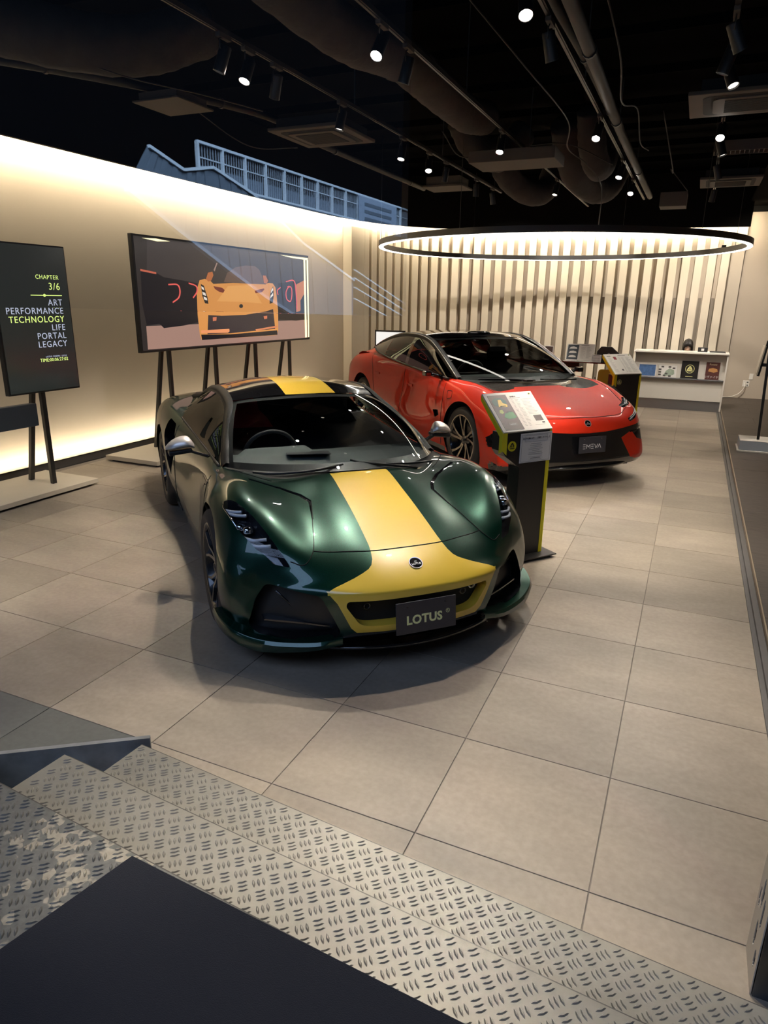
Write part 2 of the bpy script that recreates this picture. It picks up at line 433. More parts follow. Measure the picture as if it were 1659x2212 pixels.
# ================================================================ car tools
def inpoly(px, py, poly):
    c = False; n = len(poly)
    for i in range(n):
        x1, y1 = poly[i]; x2, y2 = poly[i - 1]
        if (y1 > py) != (y2 > py) and px < (x2 - x1) * (py - y1) / (y2 - y1) + x1: c = not c
    return c
def rounded(poly, r=.03, n=4):
    out = []; N = len(poly)
    for i in range(N):
        p0, p1, p2 = Vector(poly[i - 1]), Vector(poly[i]), Vector(poly[(i + 1) % N])
        d0, d2 = p0 - p1, p2 - p1
        k = min(r, d0.length * .45, d2.length * .45)
        a, b = p1 + d0.normalized() * k, p1 + d2.normalized() * k
        for j in range(n + 1):
            t = j / n; q = a * (1 - t) ** 2 + p1 * 2 * t * (1 - t) + b * t * t
            out.append((q.x, q.y))
    return out
class Shell:
    def __init__(s, P):
        """P: fine half grid [nu][nv][3]"""
        s.bm = bmesh.new(); nu, nv = P.shape[:2]
        vs = [[s.bm.verts.new(P[i, j]) for j in range(nv)] for i in range(nu)]
        for i in range(nu - 1):
            for j in range(nv - 1):
                try: s.bm.faces.new((vs[i][j], vs[i][j + 1], vs[i + 1][j + 1], vs[i + 1][j]))
                except ValueError: pass
        bmesh.ops.remove_doubles(s.bm, verts=s.bm.verts, dist=1e-5)
        s.bm.normal_update()
        if sum(f.normal.z for f in s.bm.faces if f.calc_center_median().y < .3 and f.calc_center_median().z > .6) < 0:
            bmesh.ops.reverse_faces(s.bm, faces=s.bm.faces[:]); s.bm.normal_update()
        s.reg = s.bm.faces.layers.int.new('reg')
        s.tree = BVHTree.FromBMesh(s.bm)
    def cookie(s, poly, ax, rid, cond=None, only=None, cut=True):
        """cut the outline poly (in axes ax) into the shell; faces inside get region rid"""
        bm = s.bm; i, j = ax; k = 3 - i - j
        cond = cond or (lambda c, n: True)
        if cut:
            N = len(poly)
            for e in range(N):
                a, b = poly[e - 1], poly[e]
                if abs(a[0] - b[0]) + abs(a[1] - b[1]) < 1e-6: continue
                lo0, hi0 = min(a[0], b[0]) - .004, max(a[0], b[0]) + .004; lo1, hi1 = min(a[1], b[1]) - .004, max(a[1], b[1]) + .004
                fs = []
                for f in bm.faces:
                    xs = [v.co[i] for v in f.verts]
                    if max(xs) < lo0 or min(xs) > hi0: continue
                    ys = [v.co[j] for v in f.verts]
                    if max(ys) < lo1 or min(ys) > hi1: continue
                    if cond(f.calc_center_median(), f.normal): fs.append(f)
                if not fs: continue
                no = [0, 0, 0]; no[i] = b[1] - a[1]; no[j] = -(b[0] - a[0])
                co = [0, 0, 0]; co[i], co[j] = a
                es = {x for f in fs for x in f.edges}; vs = {x for f in fs for x in f.verts}
                bmesh.ops.bisect_plane(bm, geom=list(vs) + list(es) + fs, dist=1e-5, plane_co=co, plane_no=Vector(no).normalized())
        for f in bm.faces:
            c = f.calc_center_median()
            if only is not None and f[s.reg] not in only: continue
            if inpoly(c[i], c[j], poly) and cond(c, f.normal): f[s.reg] = rid
    def finish(s):
        s.bm.normal_update()
        s.N = {}
        for v in s.bm.verts:
            n = v.normal.copy()
            if abs(v.co.y) < 1e-4: n.y = 0; n.normalize()
            s.N[v.index] = n
        s.bm.verts.index_update()
        for v in s.bm.verts: s.N[v.index] = (lambda n: n)(Vector((v.normal.x, 0 if abs(v.co.y) < 1e-4 else v.normal.y, v.normal.z)).normalized())
    def out(s, name, rids, m, parent, side=0, push=None, wall=None, label=None, off=0.0):
        """side 0: both halves in one mesh; +1/-1: one half. push: move inwards, with a wall ring of material wall"""
        rids = rids if isinstance(rids, (tuple, list)) else [rids]
        fs = [f for f in s.bm.faces if f[s.reg] in rids]
        if not fs: return None
        idx = {}; V = []; NN = []; F = []; FM = []
        sides = (1, -1) if side == 0 else (side,)
        for sg in sides:
            for f in fs:
                ids = []
                for v in f.verts:
                    key = (v.index, sg if abs(v.co.y) > 1e-4 else 0)
                    if key not in idx:
                        idx[key] = len(V)
                        n = s.N[v.index]; co = v.co + (Vector(push) if push else Vector((0, 0, 0))) + n * off
                        V.append((co.x, co.y * sg, co.z)); NN.append((n.x, n.y * sg, n.z))
                    ids.append(idx[key])
                if sg < 0: ids.reverse()
                F.append(tuple(ids)); FM.append(0)
            if push:
                inside = set(fs)
                for f in fs:
                    for l in f.loops:
                        e = l.edge
                        if all(g in inside for g in e.link_faces) and len(e.link_faces) > 1: continue
                        if abs(e.verts[0].co.y) < 1e-4 and abs(e.verts[1].co.y) < 1e-4: continue
                        q = []
                        for v, pp in ((e.verts[0], 0), (e.verts[1], 0), (e.verts[1], 1), (e.verts[0], 1)):
                            co = v.co + (Vector(push) if pp else Vector((0, 0, 0)))
                            q.append(len(V)); V.append((co.x, co.y * sg, co.z)); NN.append(tuple(s.N[v.index]))
                        F.append(tuple(q)); FM.append(1)
        me = bpy.data.meshes.new(name); me.from_pydata(V, [], F)
        me.materials.append(m)
        if wall: me.materials.append(wall); me.polygons.foreach_set('material_index', FM)
        me.polygons.foreach_set('use_smooth', [x == 0 for x in FM]); me.update()
        if not push:
            me.normals_split_custom_set_from_vertices(NN)
        o = bpy.data.objects.new(name, me); C.objects.link(o); o.parent = parent
        if label: o['label'] = label
        return o
    def hit(s, p, d):
        """nearest point of the half shell along direction d, from far outside"""
        p, d = Vector(p), Vector(d).normalized()
        r = s.tree.ray_cast(p - d * 3, d)
        return r[0], r[1]
    def line(s, pts, d, ax, sub=6, off=.0006):
        """polyline in axes ax laid on the shell, looking along d"""
        i, j = ax; out = []
        P = resample(np.array(pts, float), sub) if len(pts) > 2 else np.array([[pts[0][0] * (1 - t) + pts[1][0] * t, pts[0][1] * (1 - t) + pts[1][1] * t] for t in np.linspace(0, 1, 12)])
        for a, b in P:
            p = [0, 0, 0]; p[i] = a; p[j] = b
            c, n = s.hit(p, d)
            if c is not None: out.append(c + n * off)
        return out
def mirror(pts): return [(p[0], -p[1], p[2]) for p in pts]
def shut_lines(name, lines, parent, m, r=.0028, both=True):
    for L in lines:
        if len(L) < 2: continue
        if both and abs(L[0][1]) < .01:
            MB().tube(mirror(L)[::-1] + [tuple(p) for p in L[1:]], r, 5, cap=False).build(name, m, parent, smooth=True); continue
        MB().tube(L, r, 5, cap=False).build(name, m, parent, smooth=True)
        if both: MB().tube(mirror(L), r, 5, cap=False).build(name, m, parent, smooth=True)
def make_wheel(parent, x, y, z, R, width, Rr, style, mats, steer=0.0):
    """wheel as a part (the tyre) with rim, spokes, disc and caliper as sub-parts; outer face towards sign(y)"""
    sg = 1 if y > 0 else -1
    w = width; prof = []
    # tyre profile (radius, axial; axial + is outwards)
    prof = [(Rr - .01, -w / 2 + .01), (Rr + .02, -w / 2), (R - .03, -w / 2 + .004), (R - .008, -w / 2 + .02), (R, -w / 2 + .05), (R, w / 2 - .05), (R - .008, w / 2 - .02), (R - .03, w / 2 - .004), (Rr + .035, w / 2 + .002), (Rr + .012, w / 2 - .006), (Rr - .004, w / 2 - .012)]
    mb = MB().lathe([(r, a * sg) for r, a in prof], 64, axis='y')
    for gpos in (-.3, -.1, .1, .3):   # tread grooves as thin dark ridges standing in the tread
        pass
    t = mb.build('wheel', mats['tyre'], parent, smooth=True)
    t.location = (x, y - sg * w / 2, z)
    t.rotation_euler = (0, 0, steer)
    face = w / 2 - .012
    # rim barrel and lip
    prof = [(Rr - .004, face), (Rr - .012, face + .004), (Rr - .02, face - .004), (Rr - .024, face - .03), (Rr - .05, face - .07), (Rr - .06, -w / 2 + .03)]
    rb = MB().lathe([(r, a * sg) for r, a in prof], 64, axis='y'); rim = rb.build('rim', mats['rim_dark'], t, smooth=True)
    lip = MB().lathe([(Rr - .002, (face + .001) * sg), (Rr - .005, (face + .005) * sg), (Rr - .014, (face + .003) * sg)], 64, axis='y').build('rim_lip', mats['rim_cut'], t, smooth=True)
    # back plate so that one does not see through
    MB().lathe([(Rr - .055, (-w / 2 + .04) * sg), (.02, (-w / 2 + .05) * sg)], 40, axis='y').build('wheel_well_plate', mats['black'], t)
    # disc and caliper
    dd = MB()
    dd.lathe([(.05, (face - .10) * sg), (Rr * .78, (face - .10) * sg), (Rr * .78, (face - .125) * sg), (.05, (face - .125) * sg)], 48, axis='y')
    dd.build('brake_disc', mats['steel'], t)
    a = MB(); pts = []
    for k in range(9):
        an = math.radians(150 + k * 8) if style == 'y10' else math.radians(20 + k * 8)
        pts.append((math.cos(an), math.sin(an)))
    poly = [(p[0] * Rr * .84, p[1] * Rr * .84) for p in pts] + [(p[0] * Rr * .55, p[1] * Rr * .55) for p in pts[::-1]]
    M = Matrix.Rotation(math.radians(90), 4, 'X')
    a.prism(poly, -(face - .135) * sg, -(face - .065) * sg, M)
    a.build('brake_caliper', mats['caliper'], t, bevel=.004)
    # hub
    MB().lathe([(.001, (face - .018) * sg), (.025, (face - .018) * sg), (.034, (face - .022) * sg), (.045, (face - .04) * sg), (.072, (face - .045) * sg), (.075, (face - .10) * sg)], 32, axis='y').build('hub', mats['rim_dark'], t, smooth=True)
    cap = MB().lathe([(.0005, (face - .013) * sg), (.024, (face - .014) * sg), (.026, (face - .02) * sg)], 24, axis='y').build('hub_cap', mats['cap'], t, smooth=True)
    def P(r, an, dep): return Vector((r * math.cos(an), (face - dep) * sg, r * math.sin(an)))
    n = 5
    for k in range(n):
        a0 = 2 * PI * k / n + PI / 2 + (.0 if style == 'y10' else .12)
        for q in (-1, 1):
            cut, side = MB(), MB()
            if style == 'y10':
                ai = a0 + q * .10; am = a0 + q * .17; ao = a0 + q * .36
                rr = [(.055, ai, .034, .026), (.12, am, .024, .018), (Rr * .62, a0 + q * .20, .012, .015), (Rr - .016, ao, .002, .014)]
            else:
                rr = [(.05, a0 + q * .20, .034, .022), (.11, a0 + q * .16, .026, .020), (Rr * .66, a0 + q * (.13 if q > 0 else .30), .012, .020), (Rr - .016, a0 + q * (.10 if q > 0 else .42), .002, .030)]
            top = []; 
            for r, an, dep, hw in rr:
                c = P(r, an, dep); tdir = Vector((-math.sin(an), 0, math.cos(an)))
                top.append((c - tdir * hw * .55, c + tdir * hw * .55))
            V = []; 
            for l, r_ in top: V += [l, r_]
            dn = Vector((0, -sg * .030, 0))
            for l, r_ in top:
                mdl = (l + r_) / 2; V += [mdl + (l - mdl) * 1.25 + dn, mdl + (r_ - mdl) * 1.25 + dn]
            L = len(top); F = []; MI = []
            for i in range(L - 1):
                F.append((2 * i, 2 * i + 1, 2 * i + 3, 2 * i + 2)); MI.append(0)
                o2 = 2 * L
                F.append((2 * i, 2 * i + 2, o2 + 2 * i + 2, o2 + 2 * i)); MI.append(1)
                F.append((2 * i + 1, o2 + 2 * i + 1, o2 + 2 * i + 3, 2 * i + 3)); MI.append(1)
            F.append((2 * (L - 1), 2 * L - 1, 4 * L - 1, 4 * L - 2)); MI.append(1)
            F.append((0, 2 * L, 2 * L + 1, 1)); MI.append(1)
            b = MB(); b.v = [tuple(v) for v in V]; b.f = F; b.m = MI
            b.build('spoke', [mats['rim_cut'], mats['rim_dark']], t)
        # web between the two arms of a pair
        b = MB()
        q1, q2 = P(Rr - .018, a0 - .10, .02), P(Rr - .018, a0 + .10, .02)
        b.add([P(.09, a0 - .06, .045), P(.09, a0 + .06, .045), q2, q1], [(0, 1, 2, 3)])
        b.add([P(.09, a0 - .06, .060), P(.09, a0 + .06, .060), P(Rr - .018, a0 + .10, .04), P(Rr - .018, a0 - .10, .04)], [(3, 2, 1, 0)])
        if style != 'y10': b.build('spoke_web', mats['rim_dark'], t)
    return t
def badge(parent, M, R, ring, ground, ink, word=True, nm='badge'):
    """round badge: ring, ground and a rounded triangle with lettering"""
    b = MB().lathe([(.0005, .0015), (R * .9, .0015), (R * .9, 0)], 40).build(nm, ground, parent, smooth=False)
    b.matrix_local = M
    r = MB().lathe([(R * .90, 0), (R * .90, .003), (R, .003), (R, 0)], 40).build('ring', ring, b)
    t = []
    for k in range(3):
        a = PI / 2 + k * 2 * PI / 3
        t.append((math.cos(a) * R * .98, math.sin(a) * R * .98 + R * -.05))
    t = rounded(t, R * .55, 6)
    MB().prism(t, .0016, .0026).build('emblem_shape', ink[0], b)
    if word:
        text('lettering', 'LOTUS', R * .46, Matrix.Translation((0, -R * .22, .003)), ink[1], b, bold=.0004 * R / .04)
        m2 = MB()
        for k in range(3):
            m2.tube([(R * (.02 + .13 * math.cos(j * .9)) + R * (k - 1) * .06, R * .18 + R * .14 * math.sin(j * .9), .0034) for j in range(6)], R * .018, 5)
        m2.build('monogram', ink[1], b)
    return b
# ================================================================ setting
# floor: every tile its own piece on a grout bed
floor = struct(MB().box(-6.12, .60, -1.6, 13.5, -.08, -.004).build('floor', M_['grout']))
def tile_mesh(w, d, h=.010, mn='tile'):
    b = MB().box(.0020, w - .0020, .0020, d - .0020, -.006, 0)
    o = b.build('floor_tile', M_[mn], bevel=.0012); me = o.data; bpy.data.objects.remove(o); return me
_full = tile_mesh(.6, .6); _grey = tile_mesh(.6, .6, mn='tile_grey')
_left = tile_mesh(.12, .6)
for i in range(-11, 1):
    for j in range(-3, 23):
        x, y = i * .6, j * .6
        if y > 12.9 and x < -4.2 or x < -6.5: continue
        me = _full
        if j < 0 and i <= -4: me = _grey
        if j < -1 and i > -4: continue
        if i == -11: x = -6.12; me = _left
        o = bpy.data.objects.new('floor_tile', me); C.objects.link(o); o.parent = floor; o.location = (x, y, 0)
# raised floor on the right: kerb, trim and boards
plat = struct(MB().box(.672, 4.2, -1.2, 14.2, -.05, .040).build('raised_floor', M_['grout']))
plat.name = 'floor_raised'
bmesh_cache = {}
for k in range(26):
    for q in range(5):
        x0 = .672 + q * .9 - (.45 if k % 2 and q else 0); x1 = min(4.2, .672 + (q + 1) * .9 - (.45 if k % 2 else 0))
        if x1 <= x0: continue
        y0 = -1.2 + k * .6
        MB().box(x0 + .001, x1 - .001, y0 + .001, min(y0 + .599, 14.2), .041, .05).build('floor_board', M_['wood'], plat)
tr = struct(MB().box(.600, .625, -1.2, 13.0, -.02, .001).box(.625, .66, -1.2, 13.0, -.02, .022).build('trim_1', M_['base_grey']))
struct(MB().box(.662, .671, -1.2, 13.0, -.02, .053).build('trim_2', mat('brass_edge', (.42, .34, .24), rough=.35, metal=.6)))

# steps down from the street: chequer plate on a landing and two treads
SA = math.radians(-3.9)          # direction of the nosings
SO = Vector((-1.67, -.18, 0))    # left end of the lowest nosing
def st(a, b, z): # a along nosing, b towards the street
    return Vector((SO.x + a * math.cos(SA) + b * math.sin(SA), SO.y + a * math.sin(SA) - b * math.cos(SA), z))
def step_prism(a0, a1, b0, b1, z0, z1, m, name):
    b = MB(); q = [st(a0, b0, 0), st(a1, b0, 0), st(a1, b1, 0), st(a0, b1, 0)]
    b.prism([(p.x, p.y) for p in q], z0, z1); return b.build(name, m)
def lugs(a0, a1, b0, b1, z, parent):
    """raised bars of the plate: threes across and threes along, turned 45 degrees to the nosing"""
    b = MB(); p = .043; rnd = random.Random(int(z * 1000))
    c45 = math.cos(PI / 4)
    n = int(3.4 / p)
    prof = [(-1, 0), (-.6, .62), (0, 1), (.6, .62), (1, 0), (.6, -.62), (0, -1), (-.6, -.62)]
    for i in range(-n, n):
        for j in range(-n, n):
            u, v = i * p, j * p
            for k in (-1, 0, 1):
                if (i + j) % 2: cu, cv, du, dv = u + k * .0135, v, 0, 1
                else: cu, cv, du, dv = u, v + k * .0135, 1, 0
                A = (cu - cv) * c45 + 1.2; B = (cu + cv) * c45 + .35
                if not (a0 + .012 < A < a1 - .01 and b0 + .006 < B < b1 - .006): continue
                da, db = (du - dv) * c45, (du + dv) * c45
                L, Wd = .0142, .0043
                if B - b0 < .012 or b1 - B < .012 or A - a0 < .012: L = .009
                c0 = st(A, B, z); e = (st(A + da, B + db, z) - c0); s = Vector((-e.y, e.x, 0))
                vs = [c0 + e * (L * x) + s * (Wd * y) for x, y in prof] + [c0 + e * (L * x * .55) + s * (Wd * y * .45) + Vector((0, 0, .0034)) for x, y in prof]
                b.add(vs, [tuple(range(8, 16))] + [(q, (q + 1) % 8, 8 + (q + 1) % 8, 8 + q) for q in range(8)])
    o = b.build('raised_lug', M_['cheq'] if z > .4 else M_['cheq_tread'], parent, kind='stuff'); return o
XR = 3.4
tread1 = step_prism(0, XR, 0, .303, .0005, .15, M_['cheq_tread'], 'stair_tread'); tag(tread1, 'lowest worn steel chequer plate step, touching the floor tiles', 'step', 'chequer plate entrance steps')
lugs(0, 2.6, 0, .31, .15, tread1)
tread2 = step_prism(-.02, XR, .305, .603, .0005, .30, M_['cheq_tread'], 'stair_tread'); tag(tread2, 'middle worn steel chequer plate step, between lowest step and mat', 'step', 'chequer plate entrance steps')
lugs(0, 2.6, .305, .605, .30, tread2)
land = step_prism(-2.6, XR, .605, 2.9, .0005, .45, M_['cheq'], 'entrance_landing')
tag(land, 'top chequer plate landing with worn paint, under the dark mat', 'landing')
lugs(-1.6, 2.3, .605, 1.75, .45, land)
for nm, b0, z in (('nosing', 0, .15), ('nosing', .305, .30), ('nosing', .605, .45)):
    o = MB(); q0 = st(0 if z < .4 else -1.6, b0, z - .006); q1 = st(2.8, b0, z - .006)
    o.tube([q0, q1], .0065, 6); o.build('nosing', M_['nosing'], {.15: tread1, .30: tread2, .45: land}[z])
# fill under landing beyond the left end (street slab)
# low marbled kerb at the left end of the steps
kb = MB(); k0, k1 = Vector((-1.655, -.150, 0)), Vector((-2.25, -.58, 0)); kd = (k1 - k0).normalized(); kn = Vector((-kd.y, kd.x, 0))
q = [k0, k1 + kd * .1, k1 + kd * .1 - kn * .02, k0 - kn * .02]
kb.prism([(p.x, p.y) for p in q], .0005, .165)
struct(kb.build('trim_3', M_['slate']))
# door mat on the landing
mt = MB(); q = [Vector((-1.045, -.842, 0)), Vector((.35, -.915, 0)), Vector((.30, -2.6, 0)), Vector((-1.43, -2.6, 0))]
mt.prism([(p.x, p.y) for p in q], .4535, .462)
tag(mt.build('door_mat', M_['navy_mat'], bevel=.003), 'dark navy rubber-backed mat lying on the chequer plate landing', 'mat')

# ---- walls
WC = resample(np.array(WALL), 10); SC = resample(np.array(SOFFIT), 10)
wl = MB(); cut = [i for i, p in enumerate(WC) if True]
wl.grid([[(p[0], p[1], .0), (p[0], p[1], 3.75)] for p in WC])
def offset_curve(P, d):
    T = np.gradient(P, axis=0); T /= np.linalg.norm(T, axis=1)[:, None]
    return P + np.c_[T[:, 1], -T[:, 0]] * d
wb = offset_curve(WC, -.12)
wl = MB()
iL = int(np.argmin(np.abs(WC[:, 1] - 10.6)))
def wall_piece(i0, i1, nm, m):
    b = MB(); P, Q = WC[i0:i1 + 1], wb[i0:i1 + 1]
    b.grid([[(p[0], p[1], 0), (p[0], p[1], 3.8), (q[0], q[1], 3.8), (q[0], q[1], 0)] for p, q in zip(P, Q)])
    return struct(b.build(nm, m, smooth=False, auto=40))
wall_piece(0, iL, 'wall_left', M_['plaster'])
wall_back = wall_piece(iL, len(WC) - 1, 'wall_back', M_['fin_back'])
# black soffit: fascia hung in front of the wall, LED recess behind it
so = MB()
SI = offset_curve(SC, 1.15)
so.grid([[(p[0], p[1], 3.20), (q[0], q[1], 3.20), (q[0], q[1], 4.15), (p[0], p[1], 4.15), (p[0], p[1], 3.20)] for p, q in zip(SC, offset_curve(SC, .05))])
struct(so.build('trim_4', M_['soffit'], auto=40))
# black paint band above the tiles of light: upper bulkhead between soffit and open ceiling
bk = MB(); P2 = offset_curve(SC, .25)
# ---- fins of the back wall
FC = offset_curve(WC, .20); seg = np.r_[0, np.cumsum(np.linalg.norm(np.diff(FC, axis=0), axis=1))]
i8 = np.interp(8.0, WC[:60, 1], seg[:60])
def on_curve(Cv, sg, s):
    x = np.interp(s, sg, Cv[:, 0]); y = np.interp(s, sg, Cv[:, 1]); x2 = np.interp(s + .02, sg, Cv[:, 0]); y2 = np.interp(s + .02, sg, Cv[:, 1])
    t = Vector((x2 - x, y2 - y, 0)).normalized(); return Vector((x, y, 0)), t
finp = thing('fin_wall', 'beige vertical fins covering the curved back wall', 'wall cladding')
FT = 3.12
for k in range(34):
    s = i8 + 2.70 + k * .2285
    p, t = on_curve(FC, seg, s)
    if p.x > .66: break
    n = Vector((t.y, -t.x, 0))
    b = MB(); b.obox(p - t * .066 - n * .09 + Vector((0, 0, FT / 2)), t, n, (0, 0, 1), .070, .10, FT / 2)
    b.build('fin', M_['fin'], finp, bevel=.002)
# broad end panel at the left end of the fins
p, t = on_curve(FC, seg, i8 + 2.36); n = Vector((t.y, -t.x, 0))
MB().obox(p - n * .09 + Vector((0, 0, FT / 2)), t, n, (0, 0, 1), .22, .10, FT / 2).build('end_panel', M_['fin'], finp, bevel=.002)
# darker strips low in the gaps, the gaps' shade put into their colour
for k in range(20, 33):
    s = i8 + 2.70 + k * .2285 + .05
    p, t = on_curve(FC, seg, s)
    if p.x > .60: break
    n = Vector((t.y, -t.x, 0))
    MB().obox(p - n * .135 + Vector((0, 0, .98)), t, n, (0, 0, 1), .03, .012, .98).build('gap_shade_strip', M_['gapstrip'], finp)
# right-hand wall block
struct(MB().box(.62, 6.0, 13.62, 13.9, .0, 3.52).build('wall_right', M_['right_wall'], bevel=.012))
struct(MB().box(4.2, 4.35, -1.6, 13.9, 0, 4.3).build('wall_side', M_['right_wall']))
# left wall skirting: box with a light slot behind
sk = MB().box(-6.13, -6.105, -1.6, 9.6, .0, .085).box(-6.17, -6.13, -1.6, 9.6, .0, .02)
struct(sk.build('baseboard_left', M_['base_grey']))
struct(MB().box(-6.105, -6.095, -1.6, 9.6, .083, .092).build('baseboard_left_cap', M_['satin_black'])); bpy.data.objects['baseboard_left_cap'].name = 'baseboard_left.001'
# ---- ceiling slab and bulkheads, all black
struct(MB().box(-6.6, 4.4, -1.7, 14.2, 4.15, 4.3).build('ceiling', M_['ceil']))
struct(MB().box(-6.6, .62, 13.75, 13.9, 3.5, 4.3).box(.62, 4.3, 13.60, 13.9, 3.525, 4.3).build('trim_5', M_['soffit']))
# ================================================================ green sports car
def poly_glass(name, P, m, parent, label=None, thick=0):
    b = MB(); b.grid([[tuple(p) for p in r] for r in P]); o = b.build(name, m, parent, smooth=True); 
    if label: o['label'] = label
    return o
GS = [  # stations rear -> nose -> fascia -> lip ; 8 rails centre -> sill
 [(-2.16,0,.90),(-2.15,.25,.90),(-2.12,.5,.90),(-2.05,.74,.87),(-1.97,.84,.80),(-1.94,.88,.62),(-1.97,.85,.40),(-2.0,.80,.22)],
 [(-1.75,0,.93),(-1.75,.25,.93),(-1.75,.5,.925),(-1.75,.76,.905),(-1.75,.885,.82),(-1.75,.93,.62),(-1.75,.925,.40),(-1.75,.90,.20)],
 [(-1.29,0,.92),(-1.29,.25,.92),(-1.29,.5,.90),(-1.29,.78,.905),(-1.29,.90,.82),(-1.29,.947,.62),(-1.29,.945,.40),(-1.29,.91,.16)],
 [(-.90,0,.88),(-.90,.25,.88),(-.90,.5,.87),(-.90,.775,.885),(-.90,.885,.80),(-.90,.925,.60),(-.90,.92,.36),(-.90,.88,.14)],
 [(-.45,0,.84),(-.45,.25,.84),(-.45,.5,.84),(-.45,.75,.86),(-.45,.84,.775),(-.45,.875,.58),(-.45,.90,.34),(-.45,.86,.13)],
 [(0,0,.80),(0,.25,.80),(0,.5,.80),(0,.735,.835),(0,.81,.755),(0,.85,.56),(0,.895,.33),(0,.86,.12)],
 [(.45,0,.78),(.45,.25,.78),(.45,.5,.78),(.45,.73,.812),(.45,.805,.74),(.45,.845,.55),(.45,.89,.32),(.45,.86,.12)],
 [(.80,0,.79),(.80,.25,.79),(.80,.5,.78),(.80,.73,.805),(.80,.825,.745),(.80,.865,.56),(.80,.89,.33),(.80,.86,.12)],
 [(1.05,0,.815),(1.05,.25,.81),(1.05,.5,.79),(1.05,.735,.825),(1.05,.855,.755),(1.05,.905,.57),(1.05,.91,.35),(1.05,.87,.12)],
 [(1.26,0,.828),(1.26,.25,.818),(1.26,.48,.785),(1.26,.74,.832),(1.26,.88,.75),(1.26,.93,.57),(1.26,.93,.36),(1.26,.89,.12)],
 [(1.50,0,.762),(1.50,.25,.757),(1.50,.47,.738),(1.50,.73,.800),(1.50,.872,.705),(1.50,.93,.54),(1.50,.93,.34),(1.50,.89,.12)],
 [(1.70,0,.697),(1.70,.25,.694),(1.70,.45,.676),(1.70,.68,.718),(1.68,.84,.628),(1.66,.915,.48),(1.66,.92,.31),(1.66,.87,.12)],
 [(1.86,0,.638),(1.86,.25,.635),(1.855,.45,.615),(1.845,.645,.622),(1.79,.80,.545),(1.755,.88,.43),(1.745,.89,.29),(1.74,.84,.11)],
 [(1.99,0,.588),(1.985,.23,.584),(1.965,.43,.558),(1.925,.60,.535),(1.85,.745,.485),(1.80,.835,.385),(1.775,.86,.27),(1.77,.81,.10)],
 [(2.10,0,.530),(2.09,.22,.526),(2.055,.41,.500),(1.99,.56,.480),(1.895,.70,.445),(1.83,.80,.355),(1.80,.835,.25),(1.79,.78,.10)],
 [(2.185,0,.470),(2.17,.21,.468),(2.12,.40,.462),(2.03,.55,.450),(1.915,.69,.420),(1.85,.785,.34),(1.82,.82,.24),(1.80,.765,.10)],
 [(2.20,0,.435),(2.185,.21,.432),(2.135,.395,.425),(2.045,.55,.405),(1.93,.69,.375),(1.865,.78,.315),(1.835,.81,.225),(1.81,.75,.10)],
 [(2.19,0,.33),(2.175,.20,.33),(2.135,.38,.325),(2.06,.55,.31),(1.955,.69,.29),(1.885,.775,.26),(1.85,.80,.20),(1.82,.745,.10)],
 [(2.18,0,.235),(2.165,.20,.235),(2.12,.37,.23),(2.055,.55,.22),(1.96,.69,.205),(1.89,.775,.19),(1.855,.79,.165),(1.825,.735,.10)],
 [(2.12,0,.155),(2.10,.20,.155),(2.06,.37,.15),(2.0,.54,.145),(1.93,.67,.135),(1.87,.75,.125),(1.84,.76,.12),(1.82,.72,.09)],
]
